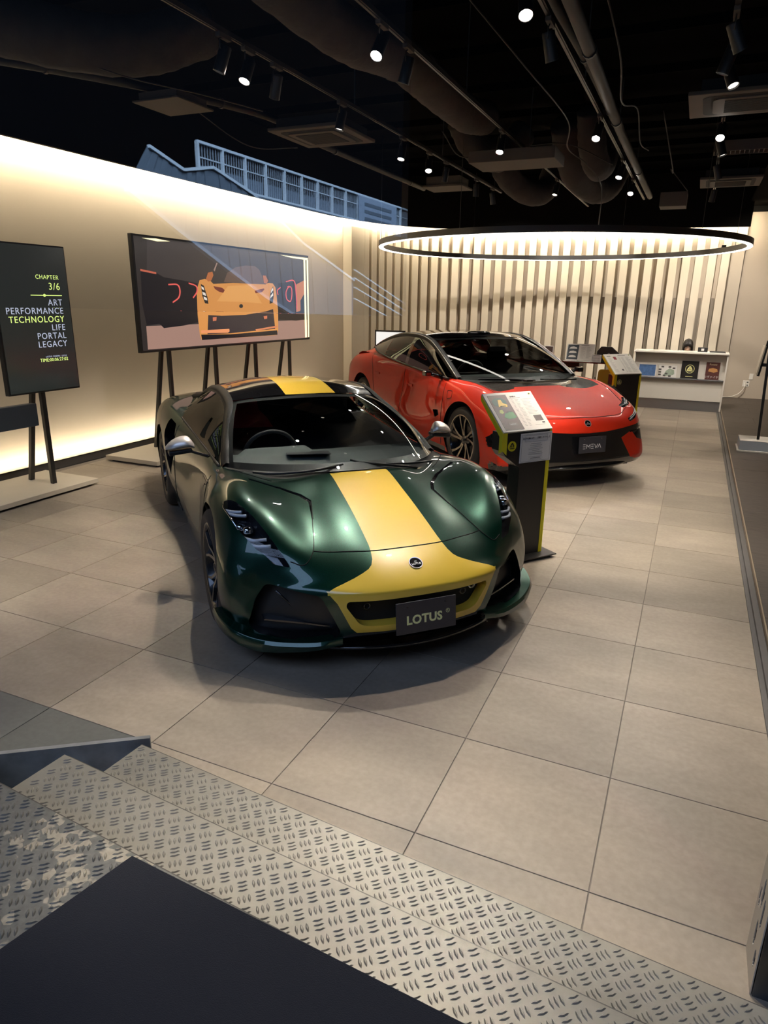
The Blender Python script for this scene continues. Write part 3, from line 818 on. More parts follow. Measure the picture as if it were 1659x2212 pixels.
def build_green():
    root = thing('sports_car', 'low green sports car with yellow bonnet stripe, nearest the entrance steps', 'car', (-2.579, 2.569, 0), -.756)
    P = loft(GS, 7, 6)
    P[:, :, 1] = np.maximum(P[:, :, 1], 0)
    sh = Shell(P)
    side = lambda c, n: c.y > .60
    circ = lambda cx, cz, r, n=44: [(cx + r * math.cos(2 * PI * k / n), cz + r * math.sin(2 * PI * k / n)) for k in range(n)]
    sh.cookie(circ(1.2875, .345, .372), (0, 2), 90, side)
    sh.cookie(circ(-1.2875, .35, .382), (0, 2), 90, side)
    front = lambda c, n: c.x > 1.5 and n.x > .02
    # yellow stripe on the bonnet, in plan
    top = lambda c, n: n.z > .2 and c.x > 1.15
    ST = [(1.1, -.05), (1.1, .18), (1.24, .18), (1.5, .184), (1.75, .190), (1.93, .197), (1.98, .203), (2.02, .212), (2.05, .228), (2.066, .250), (2.076, .285), (2.083, .33), (2.087, .39), (2.09, .47), (2.26, .52), (2.3, .3), (2.3, -.05)]
    sh.cookie(ST, (0, 1), 2, top)
    # fascia: yellow frame round the grille (front view), the mouth, side intakes
    face = lambda c, n: c.x > 1.6 and n.z < .75 and c.z < .52
    sh.cookie([(-.05, .47), (.475, .458), (.43, .40), (.365, .265), (.335, .235), (-.05, .235)], (1, 2), 2, lambda c, n: c.x > 1.9 and c.z < .475)
    sh.cookie(rounded([(-.06, .418), (.385, .412), (.392, .385), (.325, .285), (.28, .272), (-.06, .272)], .03), (1, 2), 3, lambda c, n: c.x > 1.9)
    sh.cookie(rounded([(.50, .432), (.725, .455), (.775, .37), (.815, .235), (.78, .20), (.60, .185), (.43, .20), (.41, .24)], .025), (1, 2), 4, lambda c, n: c.x > 1.7 and c.z < .5)
    sh.cookie([(-.05, .236), (.34, .236), (.44, .19), (.42, .05), (-.05, .05)], (1, 2), 5, lambda c, n: c.x > 1.8 and c.z < .24)
    # headlights, in plan
    HL = rounded([(1.430, .835), (1.475, .800), (1.56, .764), (1.66, .722), (1.76, .684), (1.85, .648), (1.920, .606), (1.872, .682), (1.79, .748), (1.69, .797), (1.56, .832), (1.46, .848)], .014)
    sh.cookie(HL, (0, 1), 6, lambda c, n: c.z > .45 and n.z > .1 and c.x > 1.3)
    # bonnet vent sliver
    VT = rounded([(1.20, .655), (1.26, .565), (1.305, .49), (1.41, .404), (1.495, .368), (1.58, .388), (1.66, .408), (1.655, .415), (1.575, .400), (1.50, .388), (1.425, .420), (1.325, .503), (1.285, .565), (1.235, .655)], .008)
    sh.cookie(VT, (0, 1), 7, lambda c, n: n.z > .3)
    # area under the glass and the cowl
    CW = [(.55, -.05), (1.262, -.05), (1.245, .2), (1.19, .40), (1.06, .58), (.90, .70), (.78, .735), (.4, .735), (-.9, .72), (-.9, -.05)]
    sh.cookie(CW, (0, 1), 8, lambda c, n: n.z > .3 and c.x < 1.4 and c.y < .76)
    # rear deck
    sh.cookie([(-.9, -.05), (-.9, .62), (-1.5, .58), (-2.05, .5), (-2.2, -.05)], (0, 1), 9, lambda c, n: n.z > .4 and c.x < -.8)
    # scoop ahead of the rear wheel
    SC_ = rounded([(-.55, .66), (-.70, .83), (-.93, .845), (-.99, .70), (-.86, .50), (-.72, .40), (-.66, .52)], .03)
    sh.cookie(SC_, (0, 2), 10, lambda c, n: c.y > .7)
    # sill
    sh.cookie([(-.98, .20), (-.2, .17), (.95, .17), (.95, .0), (-.98, .0)], (0, 2), 11, lambda c, n: c.y > .6)
    sh.finish()
    G, K = M_['green'], M_['gloss_black']
    sh.out('body_shell', [0], G, root)
    sh.out('bonnet_stripe', [2], M_['yellow'], root, label='yellow stripe widening into the nose frame')
    sh.out('front_grille', [3], M_['matt_black'], root, push=(-.07, 0, 0), wall=M_['yellow'])
    for s in (1, -1):
        sh.out('side_intake', [4], M_['satin_black'], root, side=s, push=(-.09, -.01, .0), wall=M_['gloss_black'])
        sh.out('door_scoop', [10], M_['matt_black'], root, side=s, push=(-.05, -.10, 0), wall=K)
        sh.out('bonnet_vent', [7], K, root, side=s, push=(0, 0, -.006), wall=M_['seam'])
        sh.out('side_skirt', [11], K, root, side=s)
    sh.out('lower_lip', [5], K, root)
    sh.out('cowl', [8], M_['satin_black'], root)
    sh.out('rear_deck', [9], M_['satin_black'], root)
    # tail panel
    tail = MB(); e = P[0]
    L = [tuple(p) for p in e] + [(-2.0, 0, .22)]
    tail.add(L, [tuple(range(len(L)))]); tail.add(mirror(L), [tuple(range(len(L)))[::-1]]); tail.build('tail_panel', M_['satin_black'], root)
    # headlamps: housing sunk, lens on the surface
    for s in (1, -1):
        h = sh.out('headlight', [6], M_['lamp_dark'], root, side=s, push=(-.02, 0, -.055), wall=M_['lamp_dark'], label='clear lens headlight with four light strips')
        sh.out('lens', [6], M_['lens'], h, side=s)
        def on(x, y, dz):
            c, n = sh.hit((x, y, 0), (0, 0, -1)); return (c.x, c.y * s, c.z + dz) if c else (x, y * s, .7)
        for (x0, y0, x1, y1, x2, y2) in ((1.48, .838, 1.54, .81, 1.575, .768), (1.515, .832, 1.575, .80, 1.61, .752), (1.70, .788, 1.745, .75, 1.775, .688), (1.735, .775, 1.78, .735, 1.81, .675)):
            pts = resample(np.array([on(x0, y0, -.02), on(x1, y1, -.014), on(x2, y2, -.018)]), 6)
            MB().tube(pts, .009, 6).build('light_strip', M_['drl'], h, smooth=True)
        c = on(1.64, .775, -.035)
        for dx in (-.03, .035):
            MB().lathe([(.001, .012), (.02, .008), (.026, -.004), (.028, -.02)], 20, c=(c[0] + dx, c[1] - s * dx * .4, c[2])).build('projector', M_['chrome'], h, smooth=True)
        mrl = [on(x, y, -.002) for x, y in ((1.435, .838), (1.47, .846), (1.56, .830), (1.66, .806))]
        MB().tube(mrl, .005, 5).build('chrome_edge', M_['chrome'], h, smooth=True)
    # arches
    def arch(cx, cz, r, yo, nm):
        for s in (1, -1):
            liner = MB(); n = 26
            liner.grid([[(cx + r * math.cos(a), s * y, max(cz + r * math.sin(a), .10)) for y in (yo, .55)] for a in np.linspace(-.45, PI + .45, n)])
            liner.add([(cx + r * math.cos(a), s * .56, max(cz + r * math.sin(a), .08)) for a in np.linspace(-.45, PI + .45, n)], [tuple(range(n))])
            liner.build('wheel_arch', M_['matt_black'], root)
    arch(1.2875, .345, .374, .86, 'f'); arch(-1.2875, .35, .384, .86, 'r')
    # wheels
    mats = dict(tyre=M_['tyre'], rim_dark=M_['rim_dark'], rim_cut=M_['rim_cut'], black=M_['matt_black'], steel=M_['steel'], caliper=M_['cal_grey'], cap=M_['gloss_black'])
    for s in (1, -1):
        make_wheel(root, 1.2875, s * .915, .341, .339, .245, .262, 'y10', mats)
        make_wheel(root, -1.2875, s * .93, .344, .343, .285, .262, 'y10', mats)
    # splitter blades under the intakes
    for s in (1, -1):
        prof = []
        path = [(2.11, .40, .205), (2.05, .55, .190), (1.965, .69, .180), (1.89, .79, .185), (1.82, .86, .205), (1.70, .905, .225), (1.60, .915, .235)]
        P2 = resample(np.array(path), 5); rows = []
        for i, p in enumerate(P2):
            t = P2[min(i + 1, len(P2) - 1)] - P2[max(i - 1, 0)]; t = t / np.linalg.norm(t); nn = np.array([-t[1], t[0], 0]) * -1
            if nn[0] * .7 + nn[1] * .7 < 0: nn = -nn
            k = min(1, i / 6 + .35)
            h = .030 + .035 * min(1, i / 14)
            r_ = [p - nn * .06 + np.array([0, 0, .0]), p + nn * (.030 * k) + np.array([0, 0, .004]), p + nn * (.042 * k) + np.array([0, 0, -.012]), p + nn * (.030 * k) + np.array([0, 0, -h]), p - nn * .03 + np.array([0, 0, -h - .012])]
            rows.append([(q[0], q[1] * s, q[2]) for q in r_])
        MB().grid(rows).build('splitter_blade', G, root, auto=50)
        # intake vane
        MB().tube([(1.90, .68 * s, .42), (1.90, .62 * s, .35), (1.95, .56 * s, .285)], .006, 6).build('intake_vane', K, root, smooth=True)
        MB().grid([[(2.02, .44 * s, .235), (1.93, .44 * s, .235)], [(1.98, .58 * s, .262), (1.88, .58 * s, .262)], [(1.88, .74 * s, .262), (1.80, .74 * s, .262)]]).build('intake_shelf', K, root, solid=.008)
    MB().grid([[(2.165 - .25 * (y / .45) ** 2 * .45, y, .145), (2.175 - .25 * (y / .45) ** 2 * .45, y, .135), (2.05 - .25 * (y / .45) ** 2 * .45, y, .115)] for y in np.linspace(-.45, .45, 19)]).build('chin_spoiler', K, root, smooth=True, solid=.006)
    MB().box(-2.0, 1.95, -.70, .70, .105, .14).build('floor_pan', M_['matt_black'], root)
    # ---- greenhouse
    base = lambda y: (1.258 - .455 * (abs(y) / .72) ** 2.3, y, .838 - .035 * (abs(y) / .72) ** 2)
    head = lambda y: (.29 - .155 * (abs(y) / .53) ** 2, y, 1.168 - .052 * (abs(y) / .53) ** 2.2)
    rows = []
    for u in np.linspace(-1, 1, 33):
        b0, h0 = np.array(base(u * .72)), np.array(head(u * .53)); r = []
        for t in np.linspace(0, 1, 15):
            p = b0 * (1 - t) + h0 * t; bul = .045 * 4 * t * (1 - t) * (1 - .25 * u * u); p = p + np.array([.33, 0, .94]) * bul
            p[1] += u * .018 * 4 * t * (1 - t)
            r.append(tuple(p))
        rows.append(r)
    ws = poly_glass('windscreen', rows, M_['car_glass'], root)
    # black border print of the windscreen
    fr = MB()
    band = lambda i: rows[i]
    n = len(rows)
    off = lambda p: (p[0] - .003, p[1], p[2] - .004)
    fr.grid([[off(rows[i][0]), off(rows[i][1])] for i in range(n)]); fr.grid([[off(rows[i][-2]), off(rows[i][-1])] for i in range(n)])
    for i in (0, n - 2): fr.grid([[off(p) for p in rows[i]], [off(p) for p in rows[i + 1]]])
    fr.build('screen_border', M_['satin_black'], root, smooth=True)
    # roof
    RF = [[(.292, 0, 1.170), (.26, .27, 1.160), (.137, .535, 1.118)], [(.05, 0, 1.212), (.04, .28, 1.200), (-.02, .548, 1.150)], [(-.20, 0, 1.229), (-.20, .28, 1.216), (-.20, .552, 1.162)],
          [(-.50, 0, 1.215), (-.50, .28, 1.202), (-.50, .545, 1.150)], [(-.85, 0, 1.160), (-.85, .28, 1.150), (-.85, .53, 1.105)], [(-1.25, 0, 1.06), (-1.25, .26, 1.055), (-1.25, .50, 1.02)], [(-1.75, 0, .955), (-1.75, .26, .95), (-1.75, .48, .935)]]
    R = loft(RF, 6, 6); rs = Shell(R)
    rs.cookie([(.35, -.05), (.35, .185), (-.55, .175), (-1.8, .165), (-1.8, -.05)], (0, 1), 2, lambda c, n: True)
    rs.finish(); rs.out('roof', [0], K, root); rs.out('roof_stripe', [2], M_['yellow'], root)
    # rails and pillars
    for s in (1, -1):
        rail = [(.800, .722, .806), (.66, .692, .890), (.50, .655, .965), (.33, .612, 1.040), (.17, .575, 1.098), (-.02, .568, 1.140), (-.25, .566, 1.150), (-.50, .560, 1.135), (-.75, .555, 1.100), (-1.0, .56, 1.045), (-1.3, .565, .975), (-1.7, .58, .915)]
        rp = resample(np.array(rail), 4)
        rr = MB(); rows2 = []
        for i, p in enumerate(rp):
            w = .030 + .0 * i
            rows2.append([(p[0], (p[1] - .040) * s, p[2] + .018), (p[0], (p[1] - .012) * s, p[2] + .022), (p[0], (p[1] + .012) * s, p[2] + .004), (p[0] - .01, (p[1] + .022) * s, p[2] - .024), (p[0] - .012, (p[1] - .03) * s, p[2] - .030)])
        rr.grid(rows2); rr.build('roof_rail', M_['pillar'], root, smooth=True)
        # side window
        top = rp[(rp[:, 0] < .80) & (rp[:, 0] > -.70)]
        rows3 = []
        for p in top:
            t = (p[0] + .70) / 1.5
            by = np.interp(p[0], [-.7, -.2, .3, .8], [.80, .78, .762, .745]); bz = np.interp(p[0], [-.7, -.2, .3, .8], [.885, .855, .83, .803])
            a = np.array([p[0], p[1] + .005, p[2] - .012]); b_ = np.array([p[0], by, bz]); r = []
            for q in np.linspace(0, 1, 7):
                m_ = a * (1 - q) + b_ * q; m_[1] += .022 * 4 * q * (1 - q) * min(1, (a[2] - b_[2]) * 5); r.append((m_[0], m_[1] * s, m_[2]))
            rows3.append(r)
        poly_glass('side_window', rows3, M_['dark_glass'], root)
        MB().tube([(r[-1][0], r[-1][1], r[-1][2]) for r in rows3], .008, 5).build('belt_trim', M_['satin_black'], root, smooth=True)
        # buttress panel behind the window
        rows4 = []
        for p in rp[rp[:, 0] <= -.66]:
            t = min(1, max(0, (-.66 - p[0]) / 1.0)); r = []
            b_ = np.array([p[0], .775 - .01 * t, .882 + .01 * t])
            for q in np.linspace(0, 1, 7):
                m_ = p * (1 - q) + b_ * q; m_[2] -= .035 * 4 * q * (1 - q); r.append((m_[0], m_[1] * s, m_[2]))
            rows4.append(r)
        poly_glass('buttress', rows4, G, root)
        # door mirror: silver cap, black arm
        mp = [(.50, .86, .885), (.485, .895, .905), (.475, .95, .900), (.465, 1.0, .885), (.455, 1.035, .872)]
        b = MB(); rows5 = []
        pr_ = [(.000, .000), (.0, .0)]
        for (x, y, z), (hx, hz) in zip(mp, [(.030, .020), (.066, .046), (.070, .048), (.060, .036), (.022, .012)]):
            rows5.append([(x + hx * math.cos(a) * (1.0 if math.cos(a) > 0 else .55), y * s, z + hz * (math.sin(a) if math.sin(a) > 0 else .55 * math.sin(a))) for a in np.linspace(0, 2 * PI, 21)])
        R5 = np.array(rows5); R5 = resample(R5.reshape(5, -1), 4).reshape(-1, 21, 3)
        b.grid([[tuple(q) for q in r] for r in R5]); b.add([tuple(q) for q in R5[0]], [tuple(range(21))]); b.add([tuple(q) for q in R5[-1]], [tuple(range(21))])
        mo = b.build('door_mirror', M_['silver'], root, smooth=True, label='silver capped door mirror on a black arm')
        MB().obox((.47, .945 * s, .852), (1, 0, 0), (0, 1, -.1 * s), (0, .1 * s, 1), .045, .075, .014).build('mirror_base', M_['satin_black'], mo, bevel=.008)
        MB().bar((.49, .88 * s, .853), (.56, .775 * s, .825), .03, .018).build('mirror_arm', K, mo, bevel=.004)
    # shut lines
    ln = sh.line; lines = []
    lines.append(ln([(1.980, .0), (1.972, .196), (1.932, .345), (1.888, .478)], (0, 0, -1), (0, 1)))
    lines.append(ln([(1.50, .372), (1.575, .390), (1.70, .424), (1.83, .458), (1.905, .490), (1.938, .540), (1.905, .602)], (0, 0, -1), (0, 1)))
    lines.append(ln([(.84, .735), (1.0, .68), (1.14, .58), (1.20, .52)], (0, 0, -1), (0, 1)))
    lines.append(ln([(1.80, .20), (1.86, .30), (1.87, .42), (1.80, .46)], (-1, 0, 0), (2, 1)) if False else [])
    lines.append(ln([(.86, .80), (.89, .60), (.90, .35), (.84, .18)], (0, -1, 0), (0, 2)))
    lines.append(ln([(-.62, .86), (-.60, .65), (-.52, .40), (-.42, .18)], (0, -1, 0), (0, 2)))
    shut_lines('panel_gap', [l for l in lines if l], root, M_['seam'])
    # nose badge, plate
    c, n = sh.hit((2.082, 0, 0), (0, 0, -1))
    badge(root, frame(c + n * .001, (0, 1, 0), n.cross(Vector((0, 1, 0))) * 1), .036, M_['ring_white'], K, (K, M_['ring_white']), nm='badge')
    pl = MB().box(-.165, .165, -.0825, .0825, -.004, .004); plo = pl.build('number_plate', M_['plate'], root, bevel=.003)
    plo.matrix_local = frame((2.222, 0, .315), (0, 1, 0), (-.10, 0, 1)); plo['label'] = 'charcoal show plate with pale yellow lettering'
    text('lettering', 'LOTUS', .062, Matrix.Translation((-.012, -.014, .0045)), M_['letter_yellow'], plo, bold=.0022, spacing=1.05)
    r1 = MB().lathe([(.009, .0045), (.009, .0056), (.011, .0056), (.011, .0045)], 20).build('small_mark', M_['letter_yellow'], plo); r1.location = (.118, .008, 0)
    text('small_letter', 'R', .014, Matrix.Translation((.118, .008, .0046)), M_['letter_yellow'], plo)
    for sx in (-.105, .105):
        q = MB().lathe([(.0005, .0065), (.006, .006), (.0065, .004)], 12).build('bolt', M_['satin_black'], plo); q.location = (sx, .058, 0)
    # grille sensors
    for y in (-.27, .27): MB().lathe([(.012, 0), (.016, .006), (.020, 0)], 20, c=(0, 0, 0), axis='x').build('sensor', K, root, smooth=True).location = (2.10, y, .355)
    MB().lathe([(.013, 0), (.018, .008), (.022, 0)], 20, axis='x').build('sensor', M_['chrome'], root, smooth=True).location = (2.085, .33, .375)
    # wipers
    for a in ([(1.19, .42, .80), (1.235, .22, .842), (1.19, .05, .862), (1.16, -.02, .876)], [(1.05, .62, .80), (1.16, .40, .825), (1.21, .20, .845)], [(1.20, -.08, .86), (1.235, -.3, .845), (1.17, -.5, .83), (1.08, -.60, .825)]):
        MB().tube(resample(np.array(a), 4), .007, 6).build('wiper', M_['satin_black'], root, smooth=True)
    # cabin
    d = MB(); d.grid([[(1.12 - .30 * (abs(y) / .68) ** 2.5, y, .79), (.86 - .1 * (abs(y) / .68) ** 2, y, .84), (.62, y, .835 + (.035 if -.55 < y < -.15 else 0)), (.56, y, .74), (.6, y, .5)] for y in np.linspace(-.70, .70, 29)])
    d.build('dashboard', M_['dash'], root, smooth=True)
    for s in (1, -1):
        b = MB()
        b.grid([[(x0 + .02 * math.cos(a), s * .36 + w * math.cos(a), z + .0) for a in np.linspace(0, 2 * PI, 17)] for x0, w, z in ((-.20, .23, .45), (-.26, .25, .62), (-.33, .25, .78), (-.40, .19, .90), (-.43, .13, .96), (-.46, .12, 1.04), (-.47, .05, 1.07))])
        st_ = b.build('seat', M_['seat_red'] if s < 0 else M_['cabin'], root, smooth=True)
        MB().obox((.02, s * .36, .42), (1, 0, .15), (0, 1, 0), (-.15, 0, 1), .27, .25, .07).build('seat_cushion', M_['seat_red'] if s < 0 else M_['cabin'], st_, bevel=.03)
    pts = [(.50 + .06 * math.sin(a), -.36 + .175 * math.cos(a), .80 + .165 * math.sin(a)) for a in np.linspace(0, 2 * PI, 33)[:-1]]
    sw = MB().tube(pts, .015, 8, closed=True).build('steering_wheel', M_['cabin'], root, smooth=True)
    MB().obox((.51, -.36, .80), (1, 0, 0), (0, 1, 0), (.34, 0, 1), .02, .16, .03).build('wheel_spoke', M_['cabin'], sw, bevel=.008)
    fl = MB().grid([[(-.02, -.55, .62), (-.30, -.47, 1.0)], [(.02, -.36, .60), (-.28, -.36, 1.06)], [(-.02, -.17, .62), (-.30, -.25, 1.0)]]).build('seat_cover_film', M_['film'], root, smooth=True)
    MB().box(-1.1, .9, -.70, .70, .20, .24).build('cabin_floor', M_['cabin'], root)
    MB().box(-.75, -.70, -.62, .62, .24, 1.0).build('bulkhead', M_['cabin'], root)
    # info card on the dashboard
    cd = MB().obox((.80, -.18, .856), (.95, -.2, .1), (.2, .95, 0), (0, 0, 1), .09, .14, .001).build('dash_card', M_['cabin'], root)
    return root, sh
GREEN, GSH = build_green()
# ================================================================ red four-door car
RS = [
 [(-2.62,0,.98),(-2.60,.3,.98),(-2.55,.58,.97),(-2.46,.77,.93),(-2.38,.87,.85),(-2.34,.90,.66),(-2.38,.88,.42),(-2.42,.83,.25)],
 [(-2.15,0,1.06),(-2.15,.3,1.06),(-2.15,.58,1.05),(-2.15,.80,1.02),(-2.15,.905,.92),(-2.15,.965,.68),(-2.15,.96,.42),(-2.15,.92,.24)],
 [(-1.82,0,1.08),(-1.82,.3,1.08),(-1.82,.58,1.08),(-1.82,.81,1.065),(-1.82,.925,.965),(-1.82,.985,.72),(-1.82,.98,.42),(-1.82,.94,.22)],
 [(-1.53,0,1.08),(-1.53,.3,1.08),(-1.53,.60,1.09),(-1.53,.82,1.085),(-1.53,.93,.985),(-1.53,1.0,.74),(-1.53,.985,.42),(-1.53,.94,.20)],
 [(-1.10,0,1.06),(-1.10,.3,1.06),(-1.10,.60,1.08),(-1.10,.83,1.085),(-1.10,.92,.985),(-1.10,.965,.72),(-1.10,.965,.42),(-1.10,.93,.19)],
 [(-.5,0,1.0),(-.5,.3,1.0),(-.5,.60,1.03),(-.5,.84,1.05),(-.5,.905,.95),(-.5,.935,.68),(-.5,.955,.42),(-.5,.92,.17)],
 [(0,0,.97),(0,.3,.97),(0,.60,1.0),(0,.845,1.02),(0,.90,.92),(0,.925,.66),(0,.95,.40),(0,.92,.16)],
 [(.5,0,.95),(.5,.3,.95),(.5,.60,.97),(.5,.845,.99),(.5,.90,.89),(.5,.93,.64),(.5,.95,.38),(.5,.92,.16)],
 [(.9,0,.95),(.9,.3,.95),(.9,.60,.955),(.9,.83,.972),(.9,.915,.88),(.9,.955,.64),(.9,.955,.38),(.9,.92,.16)],
 [(1.25,0,.955),(1.25,.3,.95),(1.25,.60,.945),(1.25,.81,.975),(1.25,.935,.875),(1.25,.985,.66),(1.25,.975,.40),(1.25,.93,.16)],
 [(1.53,0,.918),(1.53,.3,.914),(1.53,.58,.91),(1.53,.80,.965),(1.53,.94,.86),(1.53,1.0,.66),(1.53,.99,.42),(1.53,.94,.16)],
 [(1.8,0,.868),(1.8,.3,.864),(1.8,.56,.862),(1.8,.78,.912),(1.79,.925,.80),(1.78,.99,.62),(1.78,.985,.40),(1.78,.93,.16)],
 [(2.05,0,.808),(2.05,.3,.803),(2.045,.54,.80),(2.02,.755,.835),(2.00,.895,.755),(1.97,.97,.58),(1.96,.965,.38),(1.94,.915,.16)],
 [(2.22,0,.758),(2.215,.29,.753),(2.205,.52,.745),(2.185,.735,.772),(2.135,.87,.695),(2.09,.945,.54),(2.075,.95,.36),(2.05,.90,.16)],
 [(2.36,0,.705),(2.35,.28,.70),(2.33,.50,.692),(2.285,.71,.702),(2.215,.84,.64),(2.155,.92,.51),(2.14,.93,.34),(2.10,.88,.16)],
 [(2.43,0,.652),(2.417,.28,.65),(2.39,.49,.645),(2.335,.69,.642),(2.26,.82,.60),(2.19,.905,.48),(2.175,.915,.32),(2.13,.86,.16)],
 [(2.465,0,.58),(2.452,.28,.582),(2.422,.49,.59),(2.365,.685,.60),(2.285,.81,.57),(2.215,.895,.455),(2.195,.91,.31),(2.15,.855,.16)],
 [(2.47,0,.548),(2.458,.28,.55),(2.43,.49,.555),(2.375,.685,.56),(2.298,.81,.53),(2.228,.89,.43),(2.205,.91,.30),(2.16,.85,.16)],
 [(2.49,0,.42),(2.475,.28,.42),(2.445,.49,.42),(2.39,.69,.41),(2.325,.82,.39),(2.26,.90,.35),(2.225,.915,.27),(2.17,.86,.17)],
 [(2.525,0,.285),(2.508,.28,.285),(2.475,.48,.285),(2.42,.68,.285),(2.355,.81,.275),(2.285,.89,.26),(2.235,.905,.225),(2.18,.86,.16)],
 [(2.50,0,.205),(2.483,.28,.205),(2.45,.48,.205),(2.395,.67,.205),(2.32,.80,.20),(2.26,.865,.19),(2.215,.88,.175),(2.175,.83,.15)],
]
def build_red():
    root = thing('electric_saloon', 'large glossy red four-door car behind the green one', 'car', (-2.553, 6.896, 0), -.766)
    P = loft(RS, 6, 6); P[:, :, 1] = np.maximum(P[:, :, 1], 0)
    sh = Shell(P)
    side = lambda c, n: c.y > .62
    circ = lambda cx, cz, r, n=44: [(cx + r * math.cos(2 * PI * k / n), cz + r * math.sin(2 * PI * k / n)) for k in range(n)]
    sh.cookie(circ(1.5345, .375, .415), (0, 2), 90, side)
    sh.cookie(circ(-1.5345, .38, .42), (0, 2), 90, side)
    up = lambda c, n: n.z > .3
    # black cowl panel running back into the bonnet
    CW = [(.2, -.05), (1.50, -.05), (1.50, .30), (1.56, .34), (1.62, .55), (1.66, .72), (1.52, .74), (1.30, .75), (1.08, .80), (.9, .80), (-1.1, .80), (-1.1, -.05)]
    sh.cookie(CW, (0, 1), 8, lambda c, n: n.z > .3 and c.x < 1.8 and c.y < .83)
    # lower face: black mouth over the full width with red wedges at the ends
    sh.cookie([(-.05, .558), (.2, .563), (.43, .582), (.62, .60), (.80, .615), (.90, .59), (.96, .50), (.96, .12), (-.05, .12)], (1, 2), 3, lambda c, n: c.x > 2.0 and c.z < .64 and n.x > .22)
    sh.cookie([(.434, .486), (.568, .542), (.605, .534), (.70, .455), (.82, .425), (.98, .405), (.98, .225), (.86, .225), (.66, .25), (.577, .275)], (1, 2), 0, lambda c, n: c.x > 2.0)
    sh.cookie([(1.0, .27), (1.0, .14), (-.05, .14), (-.05, .225), (.7, .225)], (1, 2), 5, lambda c, n: c.x > 2.05 and c.z < .24)
    # headlamps (front view)
    HA = rounded([(.60, .772), (.68, .80), (.75, .838), (.80, .832), (.815, .80), (.72, .780), (.62, .755)], .01)
    HB = rounded([(.57, .665), (.68, .70), (.78, .752), (.84, .745), (.865, .705), (.78, .695), (.70, .66), (.59, .635)], .01)
    for h in (HA, HB): sh.cookie(h, (1, 2), 6, lambda c, n: c.x > 1.8 and c.z > .5)
    # dark slot under the lamp
    sh.cookie(rounded([(.55, .552), (.72, .575), (.86, .575), (.88, .545), (.72, .545), (.57, .53)], .008), (1, 2), 12, lambda c, n: c.x > 2.0 and n.x > .2)
    # vent behind the front wheel, sill
    sh.cookie(rounded([(.80, .60), (.95, .62), (.99, .565), (.88, .52)], .015), (0, 2), 10, lambda c, n: c.y > .8)
    sh.cookie([(-1.1, .25), (0, .215), (1.12, .215), (1.12, .05), (-1.1, .05)], (0, 2), 11, lambda c, n: c.y > .6)
    sh.finish()
    G, K = M_['red'], M_['gloss_black']
    sh.out('body_shell', [0], G, root)
    sh.out('front_grille', [3], K, root)
    sh.out('chin_panel', [5], K, root)
    for s in (1, -1): sh.out('lamp_slot', [12], M_['carbon'], root, side=s, push=(-.02, 0, 0), wall=K)
    sh.out('cowl', [8], M_['carbon'], root)
    for s in (1, -1):
        h = sh.out('headlight', [6], M_['lamp_dark'], root, side=s, push=(-.03, 0, 0), wall=K, label='pair of thin blade lamps')
        for z0, z1, y0, y1 in ((.770, .812, .63, .80), (.785, .826, .68, .79), (.652, .725, .60, .84), (.672, .742, .62, .83)):
            pts = []
            for t in np.linspace(0, 1, 8):
                c, n = sh.hit((0, y0 + (y1 - y0) * t, z0 + (z1 - z0) * t), (-1, 0, 0))
                if c: pts.append((c.x - .006, c.y * s, c.z))
            if len(pts) > 2: MB().tube(pts, .006, 6).build('light_strip', M_['drl'], h, smooth=True)
        sh.out('side_vent', [10], M_['matt_black'], root, side=s, push=(-.01, -.05, 0), wall=K)
        sh.out('side_skirt', [11], K, root, side=s)
    e = P[0]; tail = MB(); L = [tuple(p) for p in e] + [(-2.42, 0, .25)]
    tail.add(L, [tuple(range(len(L)))]); tail.add(mirror(L), [tuple(range(len(L)))[::-1]]); tail.build('tail_panel', G, root)
    for cx, cz, r in ((1.5345, .375, .417), (-1.5345, .38, .422)):
        for s in (1, -1):
            liner = MB(); n = 26
            liner.grid([[(cx + r * math.cos(a), s * y, max(cz + r * math.sin(a), .12)) for y in (.93, .58)] for a in np.linspace(-.4, PI + .4, n)])
            liner.add([(cx + r * math.cos(a), s * .59, max(cz + r * math.sin(a), .10)) for a in np.linspace(-.4, PI + .4, n)], [tuple(range(n))])
            liner.build('wheel_arch', M_['matt_black'], root)
    mats = dict(tyre=M_['tyre'], rim_dark=M_['rim_dark'], rim_cut=M_['rim_cut'], black=M_['matt_black'], steel=M_['steel'], caliper=M_['cal_grey'], cap=K)
    for s in (1, -1):
        make_wheel(root, 1.5345, s * .965, .368, .366, .265, .282, 'blade', mats)
        make_wheel(root, -1.5345, s * .965, .370, .368, .30, .282, 'blade', mats)
    MB().box(-2.3, 2.2, -.78, .78, .13, .17).build('floor_pan', M_['matt_black'], root)
    # chin blade
    ch = []
    for y in np.linspace(-.90, .90, 31):
        x = 2.545 - .40 * (abs(y) / .9) ** 2.6
        ch.append([(x - .10, y, .235), (x, y, .232), (x + .004, y, .222), (x - .02, y, .20), (x - .10, y, .19)])
    MB().grid(ch).build('chin_blade', K, root, smooth=True)
    # ---- greenhouse
    base = lambda u: (1.36 - .255 * abs(u) ** 2.2, .79 * u, .962 + .014 * abs(u))
    head = lambda u: (.34 - .20 * abs(u) ** 2.2, .68 * u, 1.400 - .028 * abs(u) ** 2.2)
    rows = []
    for u in np.linspace(-1, 1, 33):
        b0, h0 = np.array(base(u)), np.array(head(u)); r = []
        for t in np.linspace(0, 1, 15):
            p = b0 * (1 - t) + h0 * t; bul = .045 * 4 * t * (1 - t) * (1 - .25 * u * u); p = p + np.array([.38, 0, .92]) * bul; p[1] += u * .02 * 4 * t * (1 - t)
            r.append(tuple(p))
        rows.append(r)
